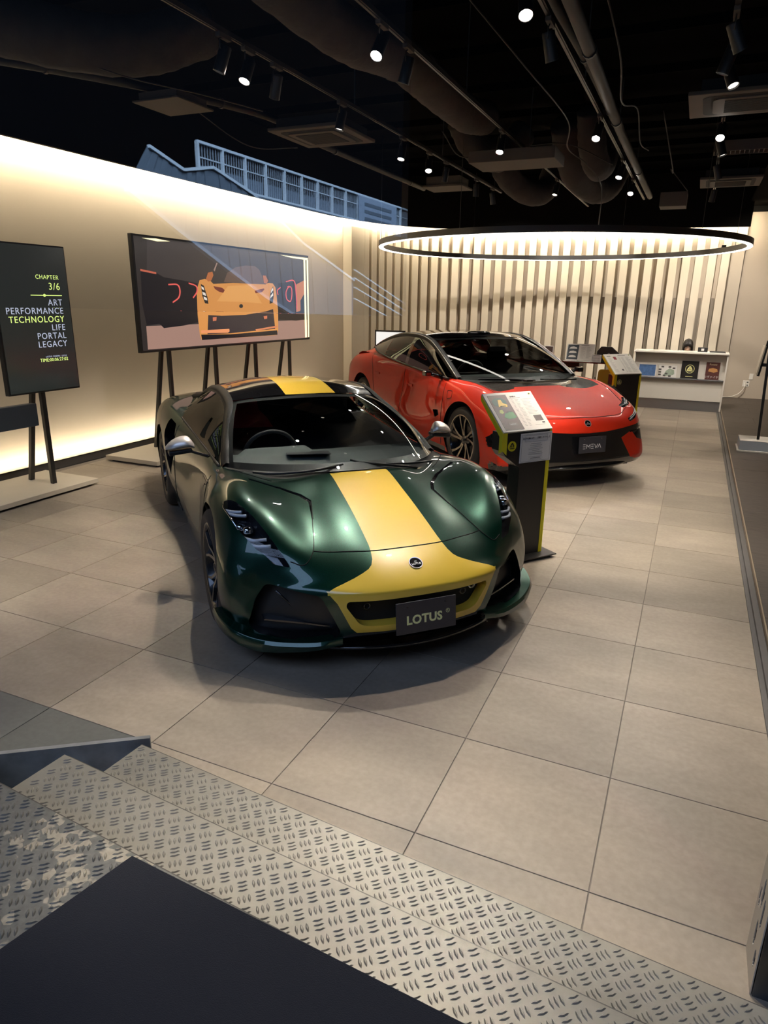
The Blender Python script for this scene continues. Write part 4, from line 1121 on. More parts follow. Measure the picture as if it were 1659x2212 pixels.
    poly_glass('windscreen', rows, M_['red_car_glass'], root)
    fr = MB(); n = len(rows); off = lambda p: (p[0] - .003, p[1], p[2] - .004)
    fr.grid([[off(rows[i][0]), off(rows[i][1])] for i in range(n)]); fr.grid([[off(rows[i][-2]), off(rows[i][-1])] for i in range(n)])
    fr.build('screen_border', M_['satin_black'], root, smooth=True)
    RF = [[(.342, 0, 1.402), (.31, .34, 1.398), (.14, .69, 1.372)], [(.10, 0, 1.443), (.09, .35, 1.437), (.0, .705, 1.398)], [(-.2, 0, 1.456), (-.2, .36, 1.448), (-.25, .71, 1.408)], [(-.6, 0, 1.448), (-.6, .35, 1.440), (-.6, .70, 1.398)],
          [(-1.1, 0, 1.395), (-1.1, .34, 1.388), (-1.1, .66, 1.338)], [(-1.6, 0, 1.285), (-1.6, .32, 1.28), (-1.6, .60, 1.235)], [(-2.05, 0, 1.15), (-2.05, .30, 1.148), (-2.05, .55, 1.12)], [(-2.35, 0, 1.055), (-2.35, .28, 1.053), (-2.35, .52, 1.04)]]
    R = loft(RF, 6, 6); b = MB(); b.grid([[tuple(p) for p in r] for r in R]); b.grid([[(p[0], -p[1], p[2]) for p in r] for r in R]); b.build('roof', K, root, smooth=True)
    # sensor hump on the roof edge
    q = MB().lathe([(.001, .022), (.08, .020), (.115, .010), (.125, 0)], 28).build('roof_sensor', K, root, smooth=True); q.location = (.12, 0, 1.440); q.scale = (.8, 1.3, 1)
    for s in (1, -1):
        rail = [(1.105, .795, .978), (.90, .782, 1.082), (.68, .765, 1.185), (.45, .745, 1.280), (.25, .728, 1.345), (.02, .722, 1.388), (-.25, .725, 1.402), (-.60, .715, 1.392), (-.95, .695, 1.352), (-1.3, .670, 1.290), (-1.6, .645, 1.225), (-2.0, .60, 1.125)]
        rp = resample(np.array(rail), 4); rows2 = []
        for i, p in enumerate(rp):
            rows2.append([(p[0], (p[1] - .050) * s, p[2] + .014), (p[0], (p[1] - .012) * s, p[2] + .022), (p[0], (p[1] + .012) * s, p[2] + .004), (p[0] - .01, (p[1] + .024) * s, p[2] - .026), (p[0] - .012, (p[1] - .03) * s, p[2] - .034)])
        MB().grid(rows2).build('roof_rail', M_['pillar'], root, smooth=True)
        MB().tube([(p[0], (p[1] + .012) * s, p[2] + .010) for p in rp], .004, 5).build('rail_trim', M_['silver'], root, smooth=True)
        xb = [-1.5, -1.28, -.8, -.2, .4, 1.0]; 
        belt_y = lambda x: float(np.interp(x, xb, [.80, .845, .868, .878, .878, .862])); belt_z = lambda x: float(np.interp(x, xb, [1.20, 1.125, 1.075, 1.035, 1.00, .975]))
        def pane(x0, x1, nm, m):
            rows3 = []
            for x in np.linspace(x0, x1, 15):
                i = int(np.argmin(np.abs(rp[:, 0] - x))); px = np.interp(-x, -rp[:, 0], rp[:, 1]); pz = np.interp(-x, -rp[:, 0], rp[:, 2])
                a = np.array([x, px + .014, pz - .02]); b_ = np.array([x, belt_y(x), min(belt_z(x), pz - .022)]); r = []
                for q in np.linspace(0, 1, 7):
                    m_ = a * (1 - q) + b_ * q; m_[1] += .020 * 4 * q * (1 - q) * min(1, abs(a[2] - b_[2]) * 5); r.append((m_[0], m_[1] * s, m_[2]))
                rows3.append(r)
            return poly_glass(nm, rows3, m, root)
        pane(1.00, -.12, 'front_door_window', M_['dark_glass']); pane(-.20, -.92, 'rear_door_window', M_['dark_glass'])
        pane(-.115, -.205, 'door_pillar', M_['carbon']); pane(-.93, -1.10, 'quarter_pillar', M_['carbon']); pane(-1.10, -1.42, 'quarter_window', M_['carbon'])
        MB().tube([(x, (belt_y(x) + .004) * s, belt_z(x)) for x in np.linspace(1.02, -1.42, 24)], .011, 6).build('belt_trim', M_['satin_black'], root, smooth=True)
        # haunch panel between roof rail and body
        rows4 = []
        for x in np.linspace(-1.30, -2.30, 14):
            px = np.interp(-x, -rp[:, 0], rp[:, 1]); pz = np.interp(-x, -rp[:, 0], rp[:, 2]) if x > -2.0 else 1.125 - (-2.0 - x) * .26
            a = np.array([x, px, pz]); b_ = np.array([x, .83 if x > -2.1 else .80, 1.085 if x > -1.9 else 1.085 - (-1.9 - x) * .25]); r = []
            for q in np.linspace(0, 1, 7):
                m_ = a * (1 - q) + b_ * q; m_[2] -= .02 * 4 * q * (1 - q); r.append((m_[0], m_[1] * s, m_[2]))
            rows4.append(r)
        poly_glass('rear_quarter', rows4, G, root)
        # door handles, camera arm
        for x, z in ((.05, .80), (-1.0, .85)):
            c, n = sh.hit((x, 0, z), (0, -1, 0))
            MB().obox((c.x, (c.y + .003) * s, c.z), (1, 0, 0), (0, 1, 0), (0, 0, 1), .085, .006, .014).build('door_handle', G, root, bevel=.003)
        MB().tube([(.86, .87 * s, .975), (.84, .97 * s, 1.0), (.84, 1.03 * s, 1.02)], [.03, .022, .018], 8).build('mirror_arm', K, root, smooth=True)
        MB().obox((.84, 1.06 * s, 1.02), (1, 0, 0), (0, 1, 0), (0, 0, 1), .05, .04, .028).build('camera_pod', K, root, bevel=.012)
        c, n = sh.hit((1.17, 0, .80), (0, -1, 0))
    ln = sh.line; lines = []
    lines.append(ln([(2.365, .0), (2.35, .28), (2.30, .50), (2.21, .66)], (0, 0, -1), (0, 1)))
    lines.append(ln([(1.08, .80), (1.4, .78), (1.7, .75), (2.0, .70), (2.20, .66)], (0, 0, -1), (0, 1)))
    lines.append(ln([(1.02, .93), (1.06, .75), (1.05, .50), (1.02, .23)], (0, -1, 0), (0, 2)))
    lines.append(ln([(-.15, 1.01), (-.16, .75), (-.20, .50), (-.25, .22)], (0, -1, 0), (0, 2)))
    lines.append(ln([(-1.35, 1.08), (-1.18, .90), (-1.10, .70), (-1.02, .45), (-.95, .25)], (0, -1, 0), (0, 2)))
    fl = rounded([(1.14, .86), (1.26, .87), (1.29, .80), (1.18, .77)], .02, 3)
    lines.append(ln(fl + fl[:1], (0, -1, 0), (0, 2), sub=1))
    shut_lines('panel_gap', [l for l in lines if l], root, M_['seam'], r=.003)
    c, n = sh.hit((0, 0, .652), (-1, 0, 0))
    badge(root, frame(c + n * .001, (0, 1, 0), n.cross(Vector((0, 1, 0)))), .038, M_['ring_white'], K, (K, M_['ring_white']), nm='badge')
    pl = MB().box(-.165, .165, -.0825, .0825, -.004, .004).build('number_plate', M_['plate'], root, bevel=.003, label='charcoal show plate with white stencil lettering')
    pl.matrix_local = frame((2.535, 0, .455), (0, 1, 0), (-.05, 0, 1))
    # stencil letters built from bars
    b = MB(); z = .005
    def seg_(x0, y0, x1, y1): b.bar((x0, y0, z), (x1, y1, z), .005, .001, up=(0, 0, 1))
    w, h = .030, .042; x = -.118; yb = -.036
    def E(x):
        for k in range(3): seg_(x, yb + k * h / 2, x + w, yb + k * h / 2)
    E(x); x += w + .014
    for a in ((x, 0, x, 1), (x, 1, x + .021, .35), (x + .021, .35, x + .042, 1), (x + .042, 1, x + .042, 0)): seg_(a[0], yb + a[1] * h, a[2], yb + a[3] * h)
    x += .042 + .014; E(x); x += w + .012
    seg_(x, yb + h, x + .018, yb); seg_(x + .018, yb, x + .040, yb + h); x += .046
    seg_(x - .006, yb, x + .014, yb + h); seg_(x + .014, yb + h, x + .034, yb)
    b.build('lettering', M_['letter_white'], pl)
    for sx in (-.105, .105):
        q = MB().lathe([(.0005, .0065), (.006, .006), (.0065, .004)], 12).build('bolt', M_['chrome'], pl); q.location = (sx, .058, 0)
    for a in ([(1.38, .05, .972), (1.30, -.30, .985), (1.22, -.60, .985)], [(1.34, .60, .965), (1.38, .30, .98), (1.38, .12, .982)]):
        MB().tube(resample(np.array(a), 4), .008, 6).build('wiper', M_['satin_black'], root, smooth=True)
    for y in (-.05, .55):
        MB().obox((1.39, y, .972), (.9, .2, 0), (-.2, .9, 0), (0, 0, 1), .03, .05, .010).build('wiper_pivot', M_['satin_black'], root, bevel=.006)
    d = MB(); d.grid([[(1.30 - .22 * (abs(y) / .78) ** 2.5, y, .93), (1.0, y, .99), (.82, y, .99), (.78, y, .90), (.8, y, .6)] for y in np.linspace(-.78, .78, 29)])
    d.build('dashboard', M_['dash'], root, smooth=True)
    for sx in (.15, -.85):
        for s in (1, -1):
            b = MB(); b.grid([[(x0 + sx + .03 * math.cos(a), s * .40 + w_ * math.cos(a), z_ + 0) for a in np.linspace(0, 2 * PI, 17)] for x0, w_, z_ in ((.0, .25, .5), (-.08, .26, .75), (-.16, .25, .98), (-.20, .14, 1.06), (-.22, .13, 1.20), (-.22, .08, 1.24))])
            b.build('seat', M_['cabin'], root, smooth=True)
    pts = [(.66 + .06 * math.sin(a), -.40 + .18 * math.cos(a), .97 + .17 * math.sin(a)) for a in np.linspace(0, 2 * PI, 33)[:-1]]
    sw = MB().tube(pts, .015, 8, closed=True).build('steering_wheel', M_['cabin'], root, smooth=True)
    MB().obox((.67, -.40, .97), (1, 0, 0), (0, 1, 0), (.34, 0, 1), .02, .165, .035).build('wheel_spoke', M_['cabin'], sw, bevel=.01)
    MB().box(-1.9, 1.1, -.78, .78, .25, .30).build('cabin_floor', M_['cabin'], root)
    MB().obox((.60, 0, 1.27), (1, 0, 0), (0, 1, 0), (0, 0, 1), .012, .11, .03).build('rear_view_mirror', M_['cabin'], root, bevel=.008)
    return root, sh
RED, RSH = build_red()
# ================================================================ ceiling fittings
# lighting tracks run front to back; the spots hang from them
TRX = (-3.04, -1.98, -1.00, .04)
for i, (x, y0, y1) in enumerate(((-3.04, -1.0, 9.6), (-1.98, -1.0, 11.6), (-1.00, -1.0, 11.0), (.04, 1.0, 11.6))):
    t = MB().box(x - .017, x + .017, y0, y1, 3.47, 3.50).box(x - .006, x + .006, y0, y1, 3.465, 3.4705)
    o = t.build('lighting_track', M_['rail'])
    tag(o, ['ceiling spotlight track nearest the left lit wall', 'ceiling spotlight track over the two cars', 'ceiling spotlight track right of the round ducts', 'ceiling spotlight track nearest the right wall'][i], 'track', 'spotlight tracks under the black ceiling')
    for y in np.arange(y0 + .6, y1, 2.4): MB().bar((x, y, 3.50), (x, y, 4.15), .008).build('hanger_rod', M_['rail'], o)
def track_spot(x, y, aim, lit, label, power=SPOT_P, angle=62, z=3.47):
    """cylindrical spot on a track adapter with a yoke arm; aim = unit direction of the beam"""
    root = thing('track_spotlight', label, 'spotlight', (x, y, z), 0, 'track spotlights')
    MB().box(-.018, .018, -.065, .065, -.028, 0).build('adapter', M_['ac'], root, bevel=.003)
    d = Vector(aim).normalized(); u = Vector((1, 0, 0)) if abs(d.x) < .7 else Vector((0, 1, 0)); sx = d.cross(u).normalized()
    piv = Vector((0, 0, -.10))
    MB().tube([(0, 0, -.02), piv + sx * .045 + Vector((0, 0, .06)), piv + sx * .047], .005, 6).build('yoke_arm', M_['rail'], root, smooth=True)
    c = piv + d * .04; M = frame(c, sx, d.cross(sx))     # z axis of M = sx x (d x sx) = d
    b = MB().lathe([(.001, -.075), (.036, -.075), (.040, -.068), (.040, .085), (.037, .085), (.034, .070)], 24)
    h = b.build('lamp_housing', M_['satin_black'], root, smooth=True, auto=40); h.matrix_local = M
    l = MB().lathe([(.0005, .072), (.034, .072)], 24).build('lens', M_['lamp_on'] if lit else M_['lamp_dim'], h)
    MB().lathe([(.036, .084), (.0405, .086), (.041, .078)], 24).build('front_ring', M_['chrome'] if lit else M_['rail'], h)
    if power:
        p = Vector((x, y, z)) + c + d * .095
        spot_light('track_and_fill_lamp', p, p + d, power, angle=angle)
    return root
# (x, y, aim point on floor, lens towards camera?, label)
SP = [
 (-3.04, 2.46, (-4.2, 2.0, 0), 0, 'black cylinder spot nearest the camera on the left track'),
 (-3.04, 2.74, (-3.3, 1.4, .4), 1, 'lit cylinder spot, second on the left track'),
 (-3.04, 3.10, (-4.6, 4.2, 0), 0, 'black cylinder spot pointing straight down, third on left track'),
 (-3.04, 4.15, (-3.6, 3.6, 0), 0, 'cylinder spot hanging in front of the square ceiling air unit'),
 (-3.04, 5.55, (-3.2, 4.6, 0), 1, 'small lit spot right of the square air unit, left track'),
 (-3.04, 6.35, (-2.6, 4.9, .5), 1, 'bright spot on the left track before the far bulkhead'),
 (-3.04, 6.95, (-3.8, 7.6, 0), 0, 'tilted spot just behind the bright one, left track'),
 (-3.04, 8.25, (-3.2, 8.8, 0), 0, 'faint far spot at the end of the left track'),
 (-3.04, 9.1, (-2.8, 10.2, 0), 0, 'smallest spot farthest back on the left track'),
 (-1.98, 2.66, (-2.2, .6, .3), 1, 'bright tilted spot beside the wide round duct'),
 (-1.98, 3.10, (-2.9, 3.3, .5), 0, 'dark spot right behind the bright one beside the duct'),
 (-1.98, 5.60, (-2.0, 4.3, .3), 1, 'lit spot above the suspended panel, middle of ceiling'),
 (-1.98, 8.6, (-2.2, 7.4, .5), 0, 'spot over the red car, half hidden by ducts'),
 (-1.00, 2.35, (-.3, .7, 0), 1, 'largest bright spot at the top of the picture'),
 (-1.00, 3.0, (-.4, 4.2, 0), 0, 'dark spot turned away, behind the largest bright one'),
 (-1.00, 5.38, (-1.3, 3.6, .4), 1, 'lit spot in the middle of the third track'),
 (-1.00, 7.48, (-1.5, 6.2, .5), 1, 'small lit spot above the ring lamp, third track'),
 (-1.00, 8.9, (-1.2, 6.8, .3), 1, 'bright spot at the far end of the third track'),
 (.04, 3.25, (1.6, 4.6, 0), 0, 'nearest right-hand spot turned to the side wall'),
 (.04, 3.66, (-1.0, 3.9, .2), 0, 'right-hand spot tilted to the left, above the air unit'),
 (.04, 4.06, (1.3, 2.8, 0), 0, 'right-hand spot tilted right, above the long air unit'),
 (.04, 5.78, (-.1, 3.2, 0), 1, 'bright spot on the right-hand track'),
 (.04, 6.45, (1.2, 6.2, 0), 0, 'spot under the vent grille on the right-hand track'),
 (.04, 7.85, (1.1, 8.6, 0), 0, 'tilted far spot on the right-hand track'),
 (.04, 9.8, (-.3, 10.6, .8), 0, 'farthest spot on the right-hand track'),
]
for x, y, t, lit, lab in SP:
    z = 3.47; aim = Vector(t) - Vector((x, y, z - .1))
    track_spot(x, y, aim, lit, lab, power=SPOT_P * (1.0 if y < 3.2 else .75 if y < 6.6 else .9))
# fill spots out of frame, added without fixtures to brighten the front
for x, y, t in ((-3.04, .9, (-4.4, .3, 0)), (-1.0, .7, (-.5, -.5, 0)), (.04, 1.6, (.3, .7, 0)), (-1.98, .2, (-1.6, -.4, .2))):
    p = Vector((x, y, 3.35)); spot_light('track_and_fill_lamp', p, t, SPOT_P * .9, angle=38)
for x, y, t in ((-3.04, 10.2, (-3.6, 12.9, 1.2)), (-1.98, 10.6, (-2.0, 13.2, 1.2)), (-1.0, 10.4, (-.4, 11.6, .9)), (.04, 11.0, (.0, 13.2, 1.3)), (.04, 10.6, (1.4, 13.4, 1.2)), (1.6, 9.0, (1.8, 12.6, .8)), (2.0, 6.0, (1.6, 7.0, 0)), (1.9, 2.6, (1.3, 3.2, 0))):  # fixtureless fill spots added to brighten the back wall and right side
    p = Vector((x, y, 3.36)); spot_light('track_and_fill_lamp', p, t, SPOT_P * (.9 if x < .5 else .55), angle=80)
# ring lamp
rg = thing('ring_pendant', 'large glowing LED ring pendant hung over the red car', 'pendant lamp', (-2.06, 9.28, 2.60))
def torus_strip(prof, nm, m): return MB().lathe(prof, 128).build(nm, m, rg, smooth=True, auto=40)
RR = 2.66
torus_strip([(RR - .045, .0), (RR - .045, .075), (RR + .03, .075), (RR + .03, .0), (RR + .026, -.001), (RR + .026, .06), (RR - .041, .06), (RR - .041, -.001), (RR - .045, 0)], 'ring_housing', M_['rail'])
torus_strip([(RR - .040, -.004), (RR - .036, -.010), (RR + .022, -.010), (RR + .026, -.004)], 'diffuser', M_['ring_on'])
for a in (20, 75, 135, 200, 255, 320):
    c, s_ = math.cos(math.radians(a)) * RR, math.sin(math.radians(a)) * RR
    MB().tube([(c, s_, .07), (c, s_, 1.55)], .0035, 5).build('suspension_wire', M_['rail'], rg)
MB().box(-.03, .03, -.16, .16, .075, .10).build('driver_box', M_['rail'], rg).location = (2.35, 1.2, 0)
# air units
def cassette(x, y, z, s, label, sy=None, rz=0):
    sy = sy or s
    r = thing('air_cassette', label, 'air conditioner', (x, y, z), rz, 'ceiling cassette air units')
    MB().box(-s / 2, s / 2, -sy / 2, sy / 2, .0, .03).build('panel', M_['ac'], r, bevel=.006)
    MB().box(-s * .42, s * .42, -sy * .42, sy * .42, .031, .118).build('body_box', M_['ac_dark'], r)
    MB().prism(rounded([(-s * .40, -sy * .40), (s * .40, -sy * .40), (s * .40, sy * .40), (-s * .40, sy * .40)], s * .08), -.002, .0005).build('air_slot', M_['ac_dark'], r)
    MB().prism(rounded([(-s * .33, -sy * .33), (s * .33, -sy * .33), (s * .33, sy * .33), (-s * .33, sy * .33)], s * .07), -.012, -.0025).build('centre_panel', M_['ac'], r)
    b = MB().box(-s * .25, s * .25, -sy * .25, sy * .25, -.0145, -.0125); b.build('intake_grille', M_['ac_dark'], r)
    for k in np.linspace(-.24, .24, 13): MB().box(-s * .25, s * .25, sy * k - .003, sy * k + .003, -.0175, -.0146).build('slat', M_['ac'], r)
    return r
cassette(-3.55, 4.72, 3.34, .78, 'square ceiling air unit with dark grille over the green car')
cassette(.30, 4.85, 3.34, 1.05, 'near ceiling air unit cut by the right picture edge', sy=.72)
cassette(.22, 8.80, 3.34, .72, 'far ceiling air unit near the right wall', sy=.72)
o = MB().box(-4.50, -4.02, 3.15, 3.62, 3.36, 3.375).box(-4.46, -4.06, 3.19, 3.58, 3.376, 3.44).build('access_hatch', M_['ac'], bevel=.004); tag(o, 'plain square brown panel hung near the left wall', 'ceiling panel')
o = MB().box(-2.52, -1.56, 6.22, 6.80, 3.30, 3.42).build('suspended_unit', M_['ac'], bevel=.006); tag(o, 'flat box unit hung above the far end of the green car', 'ceiling unit')
o = MB().box(-3.77, -3.17, 8.0, 8.5, 3.36, 3.385).box(-3.72, -3.22, 8.05, 8.45, 3.386, 3.5).build('access_hatch', M_['ac'], bevel=.004); tag(o, 'small far brown panel before the back soffit', 'ceiling panel')
v = thing('vent_grille', 'slatted vent grille hung near the right wall', 'vent', (.30, 6.75, 3.38))
MB().box(-.30, .30, -.11, -.10, -.05, .05).box(-.30, .30, .10, .11, -.05, .05).box(-.31, -.30, -.11, .11, -.05, .05).box(.30, .31, -.11, .11, -.05, .05).box(-.3, .3, -.1, .1, .045, .05).build('frame', M_['ac'], v)
for k in range(14): MB().box(-.285 + k * .044, -.277 + k * .044, -.10, .10, -.045, .03).build('slat', M_['ac'], v)
# ducts
def duct(pts, r, label, crinkle=.012, n=18, sub=10):
    P = resample(np.array(pts, float), sub); rnd = random.Random(len(pts) * 7 + int(r * 100))
    rs = [r * (1 + crinkle / r * (rnd.random() - .5) + .015 * (1 if i % 3 == 0 else 0)) for i in range(len(P))]
    o = MB().tube(P, rs, n).build('round_duct', M_['duct'], smooth=True); tag(o, label, 'duct', 'flexible black ducts'); return o
duct([(-2.95, -.6, 3.80), (-2.66, 1.2, 3.78), (-2.60, 2.3, 3.70), (-2.50, 3.2, 3.62), (-2.46, 4.1, 3.72), (-2.42, 5.0, 3.68), (-2.38, 5.7, 3.66), (-2.36, 6.2, 3.74)], .17, 'wide flexible duct running away over the green car')
duct([(-6.0, .6, 3.62), (-5.2, 1.6, 3.72), (-4.6, 2.3, 3.62), (-4.2, 2.9, 3.66), (-3.9, 3.4, 3.9)], .20, 'wide dusty duct at the upper left of the ceiling')
duct([(-2.80, 6.75, 3.88), (-2.68, 7.0, 3.62), (-2.45, 7.3, 3.56), (-2.27, 7.6, 3.85)], .18, 'short duct bend dipping behind the suspended unit')
duct([(-2.78, 8.2, 3.9), (-2.68, 8.5, 3.55), (-2.50, 8.9, 3.38), (-2.30, 9.3, 3.42), (-2.24, 9.6, 3.75)], .17, 'curled duct above the ring lamp, left one')
duct([(-1.76, 7.7, 3.95), (-1.72, 8.2, 3.55), (-1.58, 8.8, 3.38), (-1.40, 9.3, 3.42), (-1.30, 9.8, 3.78)], .18, 'sagging duct above the ring lamp, middle one')
duct([(-1.38, 7.2, 3.95), (-1.36, 7.45, 3.60), (-1.33, 7.85, 3.46), (-1.31, 8.2, 3.60), (-1.30, 8.35, 3.95)], .16, 'U-shaped duct bend above the ring lamp, right one')
# pipes
for k, (pts, r, lab) in enumerate([
  ([(-.78, .2, 3.42), (-.82, 3.0, 3.42), (-.86, 6.0, 3.42), (-.86, 10.3, 3.42)], .042, 'thick straight black pipe running front to back'),
  ([(-.93, .2, 3.60), (-1.02, 2.4, 3.60), (-.98, 4.6, 3.60), (-1.0, 7.2, 3.62)], .028, 'thinner black pipe beside the thick one'),
  ([(-5.9, 1.7, 3.50), (-5.0, 2.35, 3.50), (-4.05, 4.2, 3.50), (-4.12, 5.6, 3.5), (-4.12, 9.0, 3.5)], .035, 'black pipe along the left soffit')]):
    P = resample(np.array(pts), 6); o = MB().tube(P, r, 12).build('black_pipe', M_['duct_pipe'], smooth=True); tag(o, lab, 'pipe', 'black ceiling pipes')
    for q in range(3, len(P) - 1, 4): MB().lathe([(r + .001, -.012), (r + .008, -.012), (r + .008, .012), (r + .001, .012)], 12, c=tuple(P[q]), axis='y').build('pipe_clip', M_['rail'], o)
# drooping cables
CB = [([(-1.45, 2.6, 3.55), (-1.30, 3.6, 3.42), (-1.22, 5.0, 3.36), (-1.35, 5.8, 3.30), (-1.25, 6.4, 3.25), (-1.15, 7.0, 3.1), (-1.18, 7.3, 2.68)], 'thin cable looping down to the ring lamp'),
      ([(-.68, 2.2, 3.6), (-.62, 3.4, 3.36), (-.70, 4.4, 3.32), (-.66, 5.2, 3.45), (-.70, 6.2, 3.38), (-.68, 7.0, 3.45)], 'cable sagging beside the thick pipe'),
      ([(-4.7, 2.2, 3.6), (-4.2, 2.7, 3.42), (-3.85, 3.2, 3.38), (-3.7, 3.9, 3.40)], 'thin cable sagging left of the square air unit'),
      ([(-2.62, 5.6, 3.5), (-2.64, 6.4, 3.40), (-2.2, 6.95, 3.56), (-1.6, 7.0, 3.58), (-1.1, 7.4, 3.4)], 'thin cable hanging behind the suspended unit'),
      ([(-4.45, 3.8, 3.5), (-4.35, 4.6, 3.3), (-4.25, 5.4, 3.42)], 'thin cable looping under the left soffit'),
      ([(-.5, 6.0, 3.6), (-.42, 7.4, 3.3), (-.5, 8.6, 3.5), (-.3, 9.4, 3.35)], 'cable drooping right of the thick pipe')]
for pts, lab in CB:
    o = MB().tube(resample(np.array(pts), 8), .006, 5).build('cable', M_['duct_pipe'], smooth=True); tag(o, lab, 'cable', 'loose cables under the ceiling')
# joists of the open ceiling
for k, y in enumerate(np.arange(.6, 12.5, 1.15)):
    o = MB().box(-5.6, 4.0, y - .012, y + .012, 4.02, 4.10).build('trim_6', M_['joist']); struct(o)
o = MB().box(-.62, -.28, 8.9, 9.25, 3.10, 3.28).build('junction_box', M_['ac'], bevel=.004); tag(o, 'dark junction box hung beyond the ring lamp', 'box')
# dark sides of the ceiling void
struct(MB().box(.66, 4.2, -1.2, 13.6, 3.62, 3.66).build('ceiling_right', M_['ceil'])); bpy.data.objects['ceiling_right'].name = 'ceiling.001'
# ================================================================ screens on easels, totems, desk and the rest
PIC = {
 'bg': [(4.131, 2.403), (7.485, 2.387), (7.430, 1.481), (4.029, 1.503)],
 'floor': [(4.015, 1.509), (7.444, 1.519), (7.443, 1.256), (4.010, 1.262)],
 'darkL': [(4.005, 2.080), (4.242, 2.061), (4.351, 2.020), (4.635, 1.999), (4.912, 1.975), (4.879, 1.532), (4.630, 1.501), (4.287, 1.481), (4.223, 1.529), (4.024, 1.515), (3.983, 1.743)],
 'darkR': [(6.651, 2.025), (7.431, 2.078), (7.418, 1.524), (7.113, 1.512), (6.641, 1.533)],
 'carR': [(7.137, 2.019), (7.355, 2.082), (7.431, 2.084), (7.422, 1.840), (7.292, 1.787), (7.244, 1.652), (7.127, 1.632)],
 'wheelR': [(7.251, 1.797), (7.347, 1.880), (7.423, 1.881), (7.415, 1.672), (7.305, 1.589), (7.252, 1.631)],
 'body': [(4.891, 1.894), (4.955, 2.009), (5.051, 2.028), (5.153, 2.012), (5.211, 1.975), (5.622, 1.999), (6.002, 1.997), (6.342, 2.001), (6.414, 2.022), (6.522, 2.017), (6.585, 1.966), (6.605, 1.870), (6.633, 1.655), (6.625, 1.388), (6.572, 1.323), (4.925, 1.325), (4.899, 1.380), (4.880, 1.615)],
 'dome': [(5.419, 2.003), (5.497, 2.112), (5.668, 2.185), (5.890, 2.220), (6.102, 2.223), (6.200, 2.186), (6.272, 2.097), (6.314, 2.000), (6.002, 1.997), (5.622, 2.002)],
 'hood': [(5.262, 1.774), (5.498, 1.957), (6.001, 1.988), (6.238, 1.752), (5.727, 1.771)],
 'mouth': [(5.078, 1.613), (5.347, 1.601), (5.841, 1.608), (6.319, 1.647), (6.508, 1.679), (6.544, 1.410), (6.058, 1.399), (5.508, 1.385), (5.042, 1.389)],
 'sill': [(4.921, 1.388), (5.507, 1.372), (6.595, 1.389), (6.599, 1.327), (4.931, 1.325)],
 'lipL': [(4.923, 1.438), (5.482, 1.440), (5.486, 1.409), (5.448, 1.392), (4.923, 1.405)],
 'lipR': [(6.059, 1.418), (6.599, 1.454), (6.605, 1.428), (6.075, 1.398)],
 'lampL': [(4.972, 1.969), (5.029, 1.949), (5.084, 1.814), (5.094, 1.744), (5.028, 1.750), (4.986, 1.838)],
 'lampR': [(6.527, 1.983), (6.535, 1.869), (6.506, 1.762), (6.425, 1.749), (6.431, 1.829), (6.466, 1.925)],
 'l1': [(4.978, 1.944), (5.019, 1.929), (5.032, 1.896), (4.985, 1.912)],
 'l2': [(4.988, 1.882), (5.046, 1.867), (5.059, 1.834), (5.000, 1.846)],
 'l3': [(5.009, 1.827), (5.067, 1.811), (5.075, 1.781), (5.016, 1.794)],
 'r1': [(6.519, 1.964), (6.524, 1.930), (6.463, 1.887), (6.473, 1.925)],
 'r2': [(6.515, 1.897), (6.519, 1.859), (6.444, 1.820), (6.454, 1.854)],
 'ventL': [(5.208, 1.950), (5.378, 1.934), (5.428, 1.908), (5.396, 1.876), (5.316, 1.885), (5.233, 1.917)],
 'ventR': [(6.079, 1.913), (6.286, 1.947), (6.310, 1.937), (6.248, 1.898), (6.093, 1.881)],
 'mirL': [(5.072, 2.026), (5.118, 2.100), (5.202, 2.116), (5.220, 2.076), (5.172, 2.013), (5.116, 1.998)],
 'mirR': [(6.280, 2.114), (6.350, 2.113), (6.409, 2.046), (6.360, 2.007), (6.301, 2.015)],
 'domelineL': [(5.226, 2.134), (5.290, 2.220), (5.313, 2.218), (5.247, 2.118)],
 'nL': [(3.996, 2.091), (4.232, 2.068), (4.232, 2.048), (3.996, 2.071)],
 'fogL': [(5.159, 1.586), (5.236, 1.590), (5.226, 1.546), (5.157, 1.540)],
 'fogR': [(6.261, 1.585), (6.351, 1.591), (6.348, 1.553), (6.276, 1.546)],
 'strip_reflection': [(4.057, 2.400), (4.263, 2.411), (4.489, 2.400), (4.282, 2.384)],  # reflection of the cove light painted onto the display
 'strip2': [(6.729, 2.399), (7.486, 2.402), (7.485, 2.373), (7.034, 2.379)],
 'strip3': [(7.359, 2.390), (7.409, 2.389), (7.417, 1.263), (7.365, 1.261)],
 'strip4': [(7.446, 2.371), (7.493, 2.374), (7.487, 1.265), (7.452, 1.262)],
 'badge': [(5.710, 1.717), (5.724, 1.735), (5.756, 1.743), (5.787, 1.736), (5.798, 1.717), (5.784, 1.699), (5.752, 1.692), (5.721, 1.699)],
 'a1': [(4.412, 1.946), (4.556, 1.949), (4.593, 1.888), (4.564, 1.809), (4.462, 1.757)],
 'a2': [(4.757, 1.971), (4.883, 1.942), (4.889, 1.877), (4.817, 1.811)],
 'a3': [(6.936, 1.994), (6.854, 1.913), (6.868, 1.814), (6.965, 1.785), (7.009, 1.875), (6.994, 1.975), (6.896, 1.983)],
 'a4': [(6.704, 1.968), (6.627, 1.928), (6.642, 1.870)],
 'a5': [(6.861, 2.051), (7.079, 2.067), (7.130, 1.877), (7.141, 1.673)],
}

